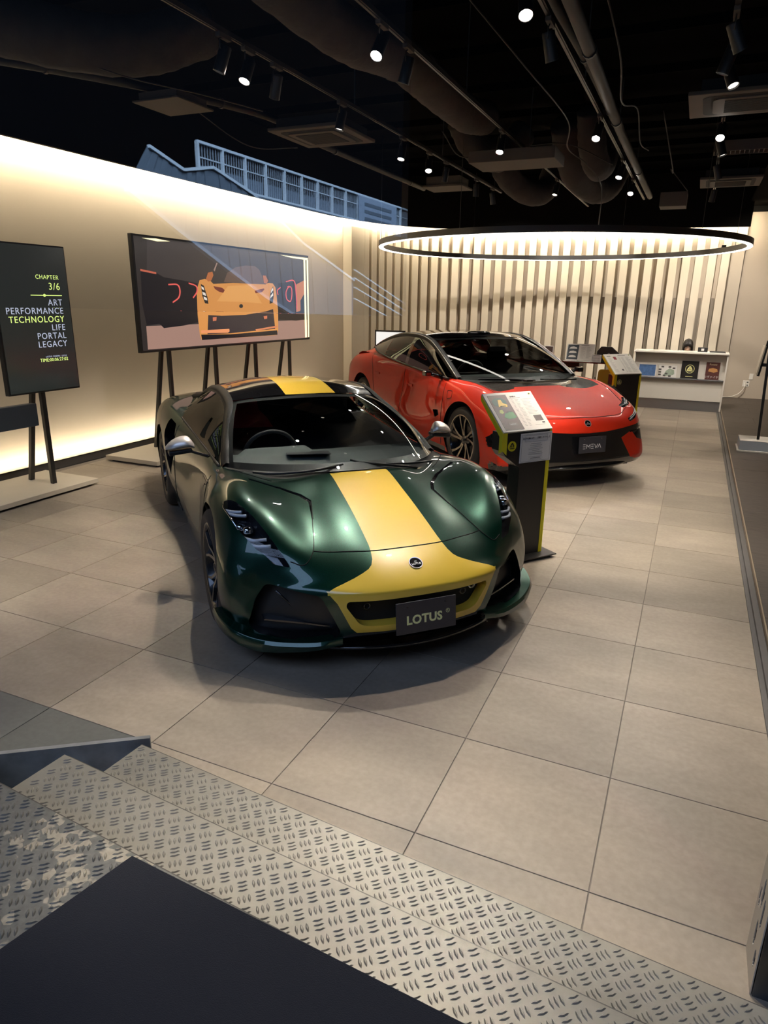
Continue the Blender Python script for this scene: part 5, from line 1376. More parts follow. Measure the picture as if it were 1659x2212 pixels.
def emis(name, c, s=1.0): return mat(name, tuple(x * .12 for x in c[:3]), rough=.18, emit=c, estr=s)
SX = -5.36
def easel(label, y0, y1, z0, z1, legs, plate, nm='display_easel', gap=.0):
    r = thing(nm, label, 'screen', (SX - .2, (y0 + y1) / 2, 0))
    I = Matrix.Translation((-(SX - .2), -(y0 + y1) / 2, 0))
    def put(mb, name, m, **k):
        mb.v = [tuple(I @ Vector(v)) for v in mb.v]; return mb.build(name, m, r, **k)
    put(MB().box(SX - .055, SX - .004, y0, y1, z0, z1), 'screen_frame', M_['black_metal'], bevel=.004)
    for y in legs:
        put(MB().bar((SX - .075, y, plate[4]), (SX - .075, y, z0 + .5), .045, .035), 'leg', M_['black_metal'])
        put(MB().bar((SX - .38, y, plate[4]), (SX - .105, y, z0 + .45), .045, .035), 'leg', M_['black_metal'])
    x0, x1, ya, yb, zt = plate
    put(MB().box(x0, x1, ya, yb, .022, zt), 'base_plate', M_['beige_metal'], bevel=.003)
    for x in (x0 + .06, x1 - .06):
        for y in (ya + .06, yb - .06): put(MB().lathe([(.001, 0), (.018, 0), (.018, .022), (.001, .022)], 14, c=(x, y, 0)), 'foot', M_['matt_black'])
    return r, put, I
# --- portrait screen with the chapter list
r1, put, I1 = easel('tall black portrait screen showing a chapter list, at the left edge', 2.27, 3.045, .952, 2.240, (2.66,), (-5.95, -5.21, 1.6, 3.00, .065))
dark = emis('screen_black', (.018, .020, .018), 1.0)
scr1 = put(MB().box(SX - .004, SX, 2.285, 3.032, .967, 2.226), 'display', dark)
GRN, GRY = emis('screen_lime', (.75, .95, .25), 1.0), emis('screen_greyblue', (.42, .46, .58), 1.0)
def stext(body, y, z, size, m, align='RIGHT', bold=.0, sp=1.15):
    M = frame(I1 @ Vector((SX + .001, y, z)), (0, 1, 0), (0, 0, 1))
    return text('lettering', body, size, M, m, r1, align=align, bold=bold, spacing=sp)
stext('CHAPTER', 2.94, 1.965, .052, GRN); stext('3/6', 2.945, 1.885, .088, GRN)
put(MB().box(SX + .0005, SX + .0015, 2.62, 2.955, 1.806, 1.812).lathe([(.0005, .003), (.013, .003), (.014, .0005)], 14, c=(SX, 2.765, 1.809), axis='x'), 'slider_mark', GRN)
for i, (w, m) in enumerate((('ART', GRY), ('PERFORMANCE', GRY), ('TECHNOLOGY', GRN), ('LIFE', GRY), ('PORTAL', GRY), ('LEGACY', GRY))):
    stext(w, 2.95, 1.745 - i * .0735, .078, m)
stext('LOTUS CINEMA / LYCC', 2.93, 1.268, .020, GRY); stext('TIME:00:06:27:02', 2.94, 1.238, .042, GRN, sp=1.05)
sb = put(MB().box(SX - .06, SX + .01, 1.7, 2.52, .66, .865), 'speaker_bar', mat('speaker_slate', (.035, .042, .055), rough=.35), bevel=.006)
# --- wide screen with the orange car picture
r2, put2, I2 = easel('wide landscape screen showing an orange sports car, on four leg pairs', 3.915, 7.515, 1.228, 2.436, (4.42, 5.27, 6.15, 7.03), (-5.93, -5.17, 3.80, 7.75, .07))
put = put2
CC = dict(bg=(.045, .036, .034), floor=(.32, .19, .15), darkL=(.012, .010, .012), darkR=(.018, .012, .012), carR=(.50, .16, .05), wheelR=(.010, .010, .010), body=(.62, .26, .07), dome=(.12, .075, .06), hood=(.70, .33, .10), mouth=(.035, .025, .028), sill=(.012, .010, .012),
          lipL=(.75, .28, .12), lipR=(.60, .20, .09), lampL=(.02, .016, .014), lampR=(.02, .016, .014), ventL=(.16, .03, .02), ventR=(.16, .03, .02), mirL=(.42, .13, .045), mirR=(.42, .13, .045), domelineL=(.3, .2, .16), nL=(.5, .12, .07), fogL=(.55, .16, .08), fogR=(.55, .16, .08), badge=(.02, .02, .02))
depth = 0
put(MB().box(SX - .004, SX, 3.94, 7.49, 1.25, 2.414), 'display', emis('display_dark', (.03, .024, .022), 1.0))
DP = {}
for k, L in PIC.items():
    if k[0] == 'a' and k[1:].isdigit(): continue
    c = CC.get(k) or ((.75, .68, .60) if k[0] in 'lr' else (.95, .85, .45))
    depth += 1; z = .0006 + depth * .00012
    n = len(L); b = MB(); b.add([(SX + z, y, zz) for y, zz in L], [tuple(range(n))])
    put(b, 'picture_patch', emis('picture_' + k, c, 1.0 if k[:5] != 'strip' else 1.6))
for k in ('a1', 'a2', 'a3', 'a4', 'a5'):
    b = MB(); b.tube([(SX + .0045, p[0], p[1]) for p in resample(np.array(PIC[k]), 5)], .008, 5); put(b, 'picture_glow_line', emis('picture_neon', (.75, .12, .10), 1.0), smooth=True)

# --- information totems
def totem(P, ang, label, variant):
    """P: right lower front corner of the board, ang: direction to the right along the front"""
    u = Vector((math.cos(ang), math.sin(ang), 0)); n = Vector((u.y, -u.x, 0))
    r = thing('information_totem', label, 'display stand', (P[0], P[1], 0))
    Y, B = M_['acid_yellow'], M_['totem_black']
    W, Wc, zb, rise, dep = .425, .265, .955, .225, .26
    zt = zb + rise; I = -Vector((P[0], P[1], 0)); P = Vector((P[0], P[1], 0))
    q = lambda a, d, z: P + I - u * a + n * (-d) + Vector((0, 0, z))      # a leftwards, d backwards
    # black core: front plate with its lower left corner cut away
    out = [(0, .03), (0, zb), (W, zb), (W, .83), (W - .03, .79), (Wc, .70), (Wc, .03)]
    def plate(o, d0, d1, nm, m, bev=0):
        b = MB(); N = len(o); vs = [q(a, d0, z) for a, z in o] + [q(a, d1, z) for a, z in o]
        b.add(vs, [tuple(range(N))[::-1], tuple(range(N, 2 * N))] + [(i, (i + 1) % N, N + (i + 1) % N, N + i) for i in range(N)]); return b.build(nm, m, r, bevel=bev)
    plate([(a + (.012 if a == 0 else 0), z) for a, z in out], 0, .12, 'front_plate', B)
    # yellow side cheeks following the slope
    def cheek(a0, a1, prof, nm):
        b = MB(); N = len(prof); vs = [q(a0, d, z) for d, z in prof] + [q(a1, d, z) for d, z in prof]
        b.add(vs, [tuple(range(N))[::-1], tuple(range(N, 2 * N))] + [(i, (i + 1) % N, N + (i + 1) % N, N + i) for i in range(N)]); b.build(nm, Y, r)
    cheek(-.004, .012, [(-.004, .03), (-.004, zb), (dep, zt), (dep, zt - .034), (.125, zb + .04), (.125, .03)], 'side_cheek')
    cheek(W - .002, W + .012, [(-.004, .83), (-.004, zb), (dep, zt), (dep, zt - .034), (.028, zb - .026), (.028, .812)], 'side_cheek')
    plate([(W - .034, .80), (W - .034, zb), (W, zb), (W, .832)], -.003, 0, 'yellow_edge', Y)
    plate([(-.004, .03), (-.004, zb - .02), (.026, zb - .02), (.026, .03)], -.003, 0, 'yellow_edge', Y)
    # sloping board
    o0, ux, uy = q(W, 0, zb), u, (q(0, dep, zt) - q(0, 0, zb)).normalized()
    L = (q(0, dep, zt) - q(0, 0, zb)).length; M = frame(o0 + Vector((0, 0, .004)), u, uy)
    def face(x0, x1, y0, y1, z0, z1, nm, m, par=None, **k):
        o = MB().box(x0, x1, y0, y1, z0, z1).build(nm, m, par or r, **k)
        if par is None: o.matrix_local = M
        return o
    bd = face(-.006, W + .006, -.004, L + .004, -.006, .008, 'board', M_['white_board'], bevel=.002)
    T = lambda s, x, y, size, m=M_['ink'], al='LEFT', b=0: text('lettering', s, size, Matrix.Translation((x, y, .0086)), m, bd, align=al, bold=b)
    rnd = random.Random(3)
    if variant == 1:
        face(.022, .185, .012, L - .018, .008, .0092, 'photo', M_['brown_print'], bd)
        bb = MB()
        def poly(L_, z, m, nm='photo_patch'): MB().prism(L_, z, z + .0003).build(nm, m, bd)
        cx, cy = .100, .262
        poly([(cx - .058, cy - .03), (cx - .066, cy + .01), (cx - .03, cy + .036), (cx + .03, cy + .036), (cx + .06, cy + .008), (cx + .05, cy - .03), (cx, cy - .045)], .0094, mat('photo_green', (.01, .06, .05), rough=.4))
        poly([(cx - .028, cy - .042), (cx - .018, cy - .012), (cx - .008, cy + .02), (cx + .018, cy + .02), (cx + .022, cy - .01), (cx + .052, cy - .028), (cx + .045, cy - .048)], .0098, M_['yellow'])
        poly([(cx - .016, cy - .044), (cx + .036, cy - .042), (cx + .034, cy - .036), (cx - .014, cy - .036)], .0102, M_['satin_black'])
        poly([(.070, .125), (.095, .160), (.135, .172), (.165, .165), (.176, .120), (.150, .110), (.10, .108)], .0094, mat('photo_green2', (.03, .22, .07), rough=.4))
        poly([(.095, .155), (.120, .178), (.150, .178), (.163, .165), (.135, .168)], .0098, M_['satin_black'])
        poly([(.050, .165), (.062, .190), (.085, .192), (.088, .165), (.07, .155)], .0098, mat('photo_lime', (.45, .5, .12), rough=.4))
        poly([(.07, .045), (.075, .075), (.15, .075), (.145, .045)], .0094, mat('photo_brown_light', (.12, .09, .08), rough=.4))
        MB().box(.085, .135, .058, .062, .0098, .0102).build('text_line', M_['letter_white'], bd)
        T('EMIRA', .215, L - .038, .018, M_['ink'], b=.0004)
        x0, x1 = .205, .405
        face(.205, .30, L - .052, L - .050, .008, .0088, 'rule', M_['ink'], bd)
        cols = ((.21, .235), (.245, .285), (.30, .40))
        face(.325, .395, .075, .125, .008, .0088, 'photo', M_['brown_print'], bd)
        face(.372, .396, .052, .062, .008, .0088, 'tag_mark', M_['ink'], bd)
    else:
        face(.12, .165, L - .095, L - .045, .008, .0088, 'photo', mat('photo_red', (.28, .02, .03), rough=.4), bd)
        face(.15, .175, .055, .085, .008, .0088, 'photo', M_['ink'], bd)
        face(.03, .09, L - .036, L - .028, .008, .0088, 'text_line', M_['ink'], bd); face(.03, .10, L - .044, L - .042, .008, .0088, 'rule', M_['ink'], bd)
        face(.21, .33, L - .030, L - .024, .008, .0088, 'text_line', M_['ink'], bd)
        cols = ((.03, .10), (.205, .235), (.245, .30), (.315, .40))
    for c0, c1 in cols:
        y = L - (.068 if variant == 1 else .062)
        while y > .03:
            if not (variant == 1 and c0 > .29 and .05 < y < .13):
                b = MB().box(c0, c0 + (c1 - c0) * (.45 + .5 * rnd.random()), y, y + .0022, .008, .0086); b.build('text_line', M_['ink_light'], bd)
            y -= .0125
    bg = badge(bd, Matrix.Translation((W - .025, L - .02, .0082)), .009, M_['letter_yellow'], M_['letter_yellow'], (M_['ink'], M_['letter_yellow']), word=False)
    # badge on the front
    F = frame(q(W - .08, -.0005, zb - .095), u, (0, 0, 1))
    if variant == 1: badge(r, F, .036, M_['acid_yellow'], M_['acid_yellow'], (M_['totem_black'], M_['acid_yellow']))
    else: badge(r, F, .034, M_['letter_yellow'], M_['totem_black'], (M_['letter_yellow'], M_['totem_black']), word=True)
    if variant == 1:
        # notice sheet
        F = frame(q(.135, -.004, zb - .118), u, (0, 0, 1))
        s = MB().box(-.142, .142, -.105, .105, 0, .004).build('notice', M_['paper'], r, bevel=.0015); s.matrix_local = F
        for x0, x1, y0, y1 in ((-.13, .13, .095, .0965), (-.13, .13, -.0965, -.095), (-.13, -.1285, -.095, .095), (.1285, .13, -.095, .095), (-.10, .10, .088, .0892), (-.10, .10, .0452, .0464), (-.10, -.0988, .0452, .0892), (.0988, .10, .0452, .0892), (-.06, .06, -.065, -.064), (-.06, .06, -.086, -.085)):
            MB().box(x0, x1, y0, y1, .004, .0045).build('rule', M_['ink_light'], s)
        text('lettering', '\u3010\u304a\u624b\u3092\u89e6\u308c\u305a\u306b\u3001\u3054\u9451\u8cde\u304f\u3060\u3055\u3044\u3002\u3011', .0145, Matrix.Translation((0, .068, .0045)), M_['ink'], s)
        for k, w in enumerate((.09, .11, .10, .13, .07, .12, .13)): MB().box(-w / 2, w / 2, .028 - k * .0125, .0305 - k * .0125, .004, .0045).build('text_line', M_['ink_light'], s)
        MB().box(-.045, .045, -.0765, -.0735, .004, .0045).build('text_line', M_['ink'], s)
    # foot plate on feet
    b = MB(); c = q(Wc / 2 - .02, .06, 0)
    b.obox(c + Vector((0, 0, .026)), u, n, (0, 0, 1), .19, .15, .005).build('base_plate', M_['totem_black'], r, bevel=.002)
    for a_, d_ in ((-.15, -.11), (.15, -.11), (-.15, .11), (.15, .11)):
        p = c + u * a_ + n * d_; MB().lathe([(.001, 0), (.013, 0), (.013, .021), (.001, .021)], 12, c=tuple(p)).build('foot', M_['matt_black'], r)
    return r
totem((-.772, 2.985), math.radians(53), 'black and yellow totem with a car leaflet, beside the green car', 1)
totem((-.50, 7.62), math.radians(47), 'black and yellow totem right of the red bonnet, before the counter', 2)

# --- reception counter
ct = thing('reception_counter', 'white reception counter with leaflet ledge by the back wall', 'counter', (-.13, 11.6, 0))
def pc(x0, x1, y0, y1, z0, z1, nm, m, **k): 
    return MB().box(x0 + .13, x1 + .13, y0 - 11.6, y1 - 11.6, z0, z1).build(nm, m, ct, **k)
pc(-.90, .66, 11.48, 12.0, 1.00, 1.028, 'counter_top', M_['white'], bevel=.004)
pc(-.865, .63, 11.62, 11.66, .555, 1.0, 'upper_panel', M_['white'])
pc(-.865, .63, 11.50, 11.62, .545, .565, 'leaflet_ledge', M_['brushed'], bevel=.002)
pc(-.865, .63, 11.55, 11.66, .18, .545, 'front_panel', M_['white'], bevel=.003)
pc(-.865, .63, 11.57, 11.64, .0, .175, 'kick_plate', M_['brushed'])
pc(-.885, -.865, 11.50, 12.0, .0, 1.0, 'end_panel', M_['white']); pc(.63, .655, 11.50, 12.0, .0, 1.0, 'end_panel', M_['white'])
def leaflet(x0, x1, z1, lab, m, cat='leaflet', z0=.567):
    w = x1 - x0; h = z1 - z0
    o = MB().box(-w / 2, w / 2, 0, h, 0, .006).build('leaflet', m); o.matrix_world = frame(((x0 + x1) / 2, 11.592, z0), (1, 0, 0), (0, .06, 1))
    tag(o, lab, cat, 'leaflets on the counter ledge'); return o
a = leaflet(-.80, -.49, .79, 'blue photo leaflet, leftmost on the counter ledge', M_['paper'])
MB().box(-.14, .14, .012, .21, .006, .007).build('photo', M_['blue_photo'], a)
a = leaflet(-.45, -.15, .78, 'white map leaflet with small pictures on the counter ledge', M_['paper'])
mpm = mat('map_green', (.35, .42, .33), rough=.6, noise=.4, nscale=30)
MB().prism([(-.06, .04), (-.02, .02), (.06, .03), (.12, .06), (.11, .13), (.03, .16), (-.03, .11)], .006, .007).build('map', mpm, a)
for x, z in ((-.13, .03), (-.13, .075), (-.13, .12), (-.09, .17), (.03, .17), (.10, .15), (-.05, .015), (.04, .01), (-.02, .05)):
    MB().box(x - .02, x + .025, z, z + .028, .0071, .0078).build('photo', M_['ink'], a)
a = leaflet(-.075, .205, .87, 'square black leaflet with a round yellow emblem on the ledge', M_['totem_black'])
badge(a, Matrix.Translation((.0, .165, .0062)), .075, M_['letter_yellow'], M_['totem_black'], (M_['letter_yellow'], M_['totem_black']))
MB().box(-.06, .06, .03, .036, .006, .0066).build('text_line', M_['letter_yellow'], a)
a = leaflet(.325, .545, .865, 'magazine with an orange car cover, rightmost on the ledge', mat('magazine_cover', (.10, .035, .03), rough=.4, noise=.5, nscale=18), cat='magazine')
MB().prism([(-.07, .14), (-.06, .185), (.0, .20), (.07, .185), (.085, .14), (.02, .12)], .006, .007).build('photo', mat('cover_orange', (.55, .28, .10), rough=.4), a)
text('lettering', 'Rosso', .05, Matrix.Translation((0, .262, .0065)), mat('cover_gold', (.6, .5, .3), rough=.5), a)
text('lettering', '\u30a8\u30f4\u30a1\u30a4\u30e4', .048, Matrix.Translation((-.01, .04, .0065)), M_['letter_white'], a)
o = MB().box(.15, .31, 11.70, 11.78, 1.0285, 1.105).build('card_box', M_['satin_black'], bevel=.003); tag(o, 'small black box with a white label on the counter top', 'box')
MB().box(.205, .25, 11.6985, 11.6995, 1.05, 1.088).build('label', M_['paper'], o)
o = MB().box(.345, .60, 11.68, 11.84, 1.0285, 1.045).build('tray', M_['satin_black'], bevel=.004); tag(o, 'flat dark tray at the right end of the counter', 'tray')

# --- person seated behind the counter, head bowed
pe = thing('person', 'person with long black fringed hair sitting behind the counter', 'person', (-.025, 12.32, 0))
def body(name, verts, edges, radii, m, parent, sub=2):
    me = bpy.data.meshes.new(name); me.from_pydata(verts, edges, []); me.materials.append(m)
    o = bpy.data.objects.new(name, me); C.objects.link(o); o.parent = parent
    md = o.modifiers.new('skin', 'SKIN'); 
    for i, r_ in enumerate(radii): me.skin_vertices[0].data[i].radius = (r_, r_) if not isinstance(r_, tuple) else r_
    me.skin_vertices[0].data[0].use_root = True
    md.use_smooth_shade = True; s = o.modifiers.new('sub', 'SUBSURF'); s.levels = sub; s.render_levels = sub
    return o
if True:
    V = [(0, .02, .50), (0, .0, .66), (0, -.02, .84), (0, -.04, .95), (0, -.075, 1.01), (0, -.085, 1.05),
         (-.17, -.02, .90), (-.22, -.10, .68), (-.12, -.30, .72), (-.08, -.36, .73), (.17, -.02, .90), (.22, -.10, .68), (.12, -.30, .72), (.08, -.36, .73),
         (-.10, -.04, .50), (-.12, -.42, .50), (-.12, -.44, .07), (-.12, -.54, .05), (.10, -.04, .50), (.12, -.42, .50), (.12, -.44, .07), (.12, -.54, .05)]
    E_ = [(0, 1), (1, 2), (2, 3), (3, 4), (4, 5), (3, 6), (6, 7), (7, 8), (8, 9), (3, 10), (10, 11), (11, 12), (12, 13), (0, 14), (14, 15), (15, 16), (16, 17), (0, 18), (18, 19), (19, 20), (20, 21)]
    R_ = [.13, .12, .135, .11, .05, .048, .058, .045, .032, .024, .058, .045, .032, .024, .085, .062, .042, .035, .085, .062, .042, .035]
    # add the five fingers of both hands
    for s, h in ((-1, 9), (1, 13)):
        for f, (dx, L) in enumerate(((-.028, .060), (-.010, .070), (.010, .066), (.028, .052), (.040, .045))):
            b0 = len(V); hx, hy, hz = V[h]
            if f < 4: V += [(hx + dx * .8, hy - .05, hz), (hx + dx, hy - .05 - L * .6, hz - .006), (hx + dx, hy - .05 - L, hz - .02)]
            else: V += [(hx - s * .035, hy - .01, hz), (hx - s * .055, hy - .035, hz - .006), (hx - s * .062, hy - .055, hz - .012)]
            E_ += [(h, b0), (b0, b0 + 1), (b0 + 1, b0 + 2)]; R_ += [.010, .009, .008]
    body('body', V, E_, R_, mat('dark_jacket', (.015, .015, .018), rough=.8), pe)
# head: one surface, face looking down
hd = MB(); rows = []
for i, (z, rx, ryf, ryb) in enumerate(((-.115, .018, .022, .018), (-.105, .038, .050, .030), (-.085, .050, .072, .045), (-.06, .058, .080, .060), (-.03, .065, .084, .078), (0, .070, .084, .090), (.035, .072, .084, .096), (.07, .070, .078, .094), (.10, .056, .058, .076), (.12, .030, .032, .045), (.125, .004, .004, .006))):
    ring = []
    for k in range(28):
        a = 2 * PI * k / 28; x = rx * math.sin(a); c_ = -math.cos(a); y = (ryf if c_ < 0 else ryb) * c_
        if c_ < -.86:
            if -.045 <= z <= -.005: y -= .012 * (1 - abs(z + .03) / .04) * (c_ < -.97)     # nose
            if z == 0: y += .006
        ring.append((x, y, z))
    rows.append(ring + ring[:1])
hd.grid(rows); head_ = hd.build('head', M_['skin'], pe, smooth=True)
head_.matrix_local = Matrix.Translation((0, -.105, 1.085)) @ Matrix.Rotation(math.radians(12), 4, 'X')
for sx in (-1, 1):
    e = MB().lathe([(.0005, .011), (.006, .009), (.010, .004), (.011, 0)], 14, axis='y').build('eye', M_['letter_white'], head_, smooth=True); e.location = (sx * .028, -.082, .004); e.scale = (1, -1, .5)
    MB().tube([(sx * .016, -.087, .012), (sx * .028, -.090, .013), (sx * .042, -.082, .009)], .0022, 5).build('eyelash', M_['hair'], head_)
    MB().tube([(sx * .014, -.088, .028), (sx * .03, -.088, .032), (sx * .046, -.078, .027)], .003, 5).build('eyebrow', M_['hair'], head_)
    ea = MB().lathe([(.0005, .008), (.012, .007), (.020, 0)], 14, axis='x').build('ear', M_['skin'], head_, smooth=True); ea.location = (sx * .070, .005, -.01); ea.scale = (sx, .7, 1.3)
MB().tube([(-.020, -.080, -.062), (-.008, -.086, -.059), (0, -.087, -.061), (.008, -.086, -.059), (.020, -.080, -.062)], [.002, .005, .005, .005, .002], 6).build('mouth', mat('lips', (.35, .10, .09), rough=.5), head_, smooth=True)
nz = MB().lathe([(.0005, .020), (.006, .014), (.010, .004), (.011, 0)], 12, axis='y').build('nose', M_['skin'], head_, smooth=True); nz.location = (0, -.080, -.028); nz.scale = (1, -1, 1.4)
# hair: cap, long side curtains and a fringe of separate strands
hr = MB(); rows = []
for z, rx, ry in ((-.17, .098, .075), (-.12, .096, .090), (-.06, .092, .104), (0, .088, .110), (.05, .085, .110), (.09, .074, .098), (.12, .052, .070), (.137, .02, .03), (.139, .002, .002)):
    rows.append([(rx * math.sin(a), .012 + ry * -math.cos(a), z) for a in np.linspace((.82 if z < .05 else .0), 2 * PI - (.82 if z < .05 else .0), 31)])
hr.grid(rows); hairo = hr.build('hair', M_['hair'], head_, smooth=True, solid=.008)
fb = MB(); rnd = random.Random(5)
for k in range(15):
    x = -.066 + k * .0094 + rnd.uniform(-.002, .002); zl = .030 + rnd.uniform(-.004, .010) + abs(x) * -.25 + (.014 if k == 8 else 0)
    fb.tube([(x * .5, -.06, .115), (x * .85, -.093, .075), (x, -.099, .045), (x * 1.04, -.094, zl)], [.007, .0065, .0055, .001], 6)
fb.build('fringe', M_['hair'], head_, smooth=True, kind='stuff')
# chair of the person
ch = thing('office_chair', 'black office chair behind the reception counter', 'chair', (-.025, 12.40, 0))
MB().box(-.22, .22, -.22, .22, .36, .41).build('seat', M_['satin_black'], ch, bevel=.02)
MB().box(-.20, .20, .20, .24, .50, .80).build('backrest', M_['satin_black'], ch, bevel=.015)
MB().tube([(0, 0, .05), (0, 0, .37)], .025, 10).bar((0, .10, .40), (0, .225, .55), .05, .02).build('stem', M_['rail'], ch)
for k in range(5):
    a = 2 * PI * k / 5; MB().bar((0, 0, .07), (.26 * math.cos(a), .26 * math.sin(a), .045), .04, .03).lathe([(.001, -.02), (.022, -.02), (.022, .02), (.001, .02)], 12, c=(.26 * math.cos(a), .26 * math.sin(a), .0225), axis='y').build('leg', M_['rail'], ch)

# --- long black table behind the red car with leaflet stands, calendar and boxes
tb = thing('display_table', 'long thin black table behind the red car', 'table', (-2.0, 10.35, 0))
MB().box(-1.55, 1.02, -.40, .40, .875, .893).build('table_top', M_['gloss_black'], tb, bevel=.003)
MB().box(-.75, .35, -.25, .25, .78, .874).build('drawer_box', M_['satin_black'], tb, bevel=.004)
for x, y in ((-1.45, -.33), (.92, -.33), (-1.45, .33), (.92, .33)): MB().box(x - .02, x + .02, y - .02, y + .02, 0, .874).build('leg', M_['satin_black'], tb)
def lean(name, x, y, w, h, m, lab, cat, z=.8935, tilt=.35, face_=-.35, group=None, th=.01):
    o = MB().box(-w / 2, w / 2, 0, h, 0, th).build(name, m, bevel=.001)
    fx = Vector((math.cos(face_), math.sin(face_), 0)); back = Vector((-fx.y, fx.x, 0))
    o.matrix_world = frame((x, y, z), fx, back * tilt + Vector((0, 0, 1))); tag(o, lab, cat, group); return o
o = lean('menu_card', -2.20, 10.22, .155, .225, M_['paper'], 'small upright framed dark card at the left on the table', 'card', tilt=.12, face_=0)
MB().box(-.066, .066, .012, .213, .010, .0115).build('photo', M_['brown_print'], o)
for k in range(4): MB().box(-.045, .045 - k * .01, .05 + k * .02, .054 + k * .02, .0116, .0122).build('text_line', M_['ink_light'], o)
o = lean('leaflet_board', -1.66, 10.12, .46, .33, M_['white_board'], 'sloping white specification board on the black table', 'display board', tilt=.75, face_=.05)
MB().box(-.215, -.035, .02, .31, .010, .0112).build('photo', mat('photo_slate', (.035, .045, .06), rough=.4), o)
for k in range(3): MB().prism([(-.19, .06 + k * .085), (-.17, .095 + k * .085), (-.12, .105 + k * .085), (-.07, .09 + k * .085), (-.06, .06 + k * .085)], .0113, .0118).build('photo_patch', M_['silver'], o)
rnd = random.Random(9)
for c0 in (.0, .10):
    for k in range(16): MB().box(c0, c0 + .04 + .05 * rnd.random(), .05 + k * .0145, .053 + k * .0145, .010, .0106).build('text_line', M_['ink_light'], o)
MB().box(.0, .13, .296, .304, .010, .0106).build('text_line', M_['ink'], o)
o = lean('desk_calendar', -1.375, 10.05, .155, .12, M_['paper'], 'white desk calendar with a date grid', 'calendar', tilt=.25, face_=.0)
for i in range(7):
    for j in range(5): MB().box(-.066 + i * .0195, -.054 + i * .0195, .012 + j * .0165, .020 + j * .0165, .010, .0105).build('date_mark', M_['ink_light'], o)
MB().box(-.05, .05, .100, .106, .010, .0105).build('text_line', M_['ink'], o)
o = MB().box(-.08, .08, -.06, .06, 0, .045).build('paper_stack', M_['paper']); o.location = (-1.37, 10.08, .8935); o.location.z = .8935; tag(o, 'stack of white paper slips under the calendar', 'paper')
bpy.data.objects.remove(o)
o = MB().prism([(-.20, 0), (.16, 0), (.20, .10), (.03, .24), (-.14, .24), (-.20, .16)], -.10, .0, Matrix.Rotation(PI / 2, 4, 'X')).build('angular_box', M_['totem_black'], bevel=.003)
o.location = (-1.20, 10.28, .8935); o.rotation_euler = (0, 0, .1); tag(o, 'black angular display box behind the desk calendar', 'box')
MB().box(.02, .075, -.002, -.0005, .03, .085).build('label', M_['paper'], o); 
MB().lathe([(.012, -.0025), (.016, -.0025), (.016, -.0005), (.012, -.0005)], 20, c=(-.01, 0, .12), axis='y').build('small_mark', M_['letter_white'], o)
for k, (x, y, a) in enumerate(((-1.78, 9.98, .3), (-1.55, 9.99, -.2), (-1.12, 10.02, .1))):
    o = MB().box(-.11, .11, -.06, .06, 0, .006 + .003 * k).build('leaflet_stack', M_['paper']); o.location = (x, y, .8935); o.rotation_euler = (0, 0, a)
    tag(o, ['white leaflets lying left before the sloping board', 'white leaflets lying before the sloping board centre', 'flat dark-edged leaflets at the right table end'][k], 'leaflets', 'leaflets on the black table')
# chairs
def arm_chair(x, y, rz, lab):
    c = thing('lounge_chair', lab, 'chair', (x, y, 0), rz, 'mustard chairs at the black table')
    MB().prism(rounded([(-.27, -.25), (.27, -.25), (.27, .25), (-.27, .25)], .06), .40, .47).build('seat', M_['mustard'], c, bevel=.01)
    b = MB(); b.prism(rounded([(-.29, .46), (.29, .46), (.27, .83), (-.27, .83)], .05), -.27, -.22, Matrix(((1, 0, 0, 0), (0, .98, .15, 0), (0, 0, 1, 0), (0, 0, 0, 1))) if False else Matrix.Rotation(PI / 2, 4, 'X')); b.build('backrest', M_['mustard'], c, bevel=.012)
    for s in (-1, 1):
        MB().tube([(s * .30, .18, .62), (s * .30, -.16, .66), (s * .30, -.20, .60), (s * .28, -.20, .0)], .010, 8).build('front_leg', M_['black_metal'], c, smooth=True)
        MB().tube([(s * .28, .20, .0), (s * .30, .18, .62)], .010, 8).build('rear_leg', M_['black_metal'], c, smooth=True)
    return c
arm_chair(-1.02, 9.75, PI + .15, 'mustard low-back chair left of the far totem')
arm_chair(-2.35, 9.95, PI - .1, 'mustard chair seen through the red car windscreen')
# small monitor behind the red car
o = thing('desk_monitor', 'small black monitor seen behind the red car boot', 'monitor', (-5.05, 9.9, 0))
MB().box(-.30, .30, -.02, .02, .95, 1.30).build('screen_frame', M_['black_metal'], o, bevel=.004)
MB().box(-.27, .27, -.0225, -.0205, .98, 1.27).build('display', emis('monitor_white', (.8, .78, .74), 1.0), o)
MB().box(-.03, .03, -.0, .03, .03, .98).build('stem', M_['black_metal'], o); MB().box(-.2, .2, -.15, .15, .0, .03).build('base', M_['black_metal'], o)

# --- right side: outlet, cable, easel on a white base
sw = MB().box(1.165, 1.235, 13.612, 13.6195, .42, .54).build('wall_switch', M_['white'], bevel=.002); tag(sw, 'blank white wall plate above the socket', 'switch')
ol = thing('wall_socket', 'white double wall socket right of the counter', 'socket', (1.13, 13.6195, .34))
MB().box(-.06, .06, -.008, 0, -.06, .06).build('plate', M_['white'], ol, bevel=.002)
for z in (-.03, .025): MB().box(.01, .04, -.0095, -.0082, z - .01, z + .012).build('socket_hole', M_['ink'], ol)
cb = MB().tube(resample(np.array([(1.11, 13.60, .36), (1.10, 13.56, .25), (1.02, 13.55, .14), (.90, 13.54, .075), (.74, 13.50, .06)]), 8), .007, 6).build('power_cable', M_['white'], smooth=True); tag(cb, 'white power cable running down from the wall socket', 'cable')
es = thing('tablet_easel', 'black pole stand with tilted board on a white block', 'display stand', (.95, 7.85, .05))
MB().box(-.20, .62, -.16, .30, .0, .018).build('base_plate', M_['white'], es, bevel=.002)
MB().box(-.18, .62, -.13, .28, .018, .135).build('base_block', mat('pale_blue_grey_block', (.42, .47, .52), rough=.5), es, bevel=.003)
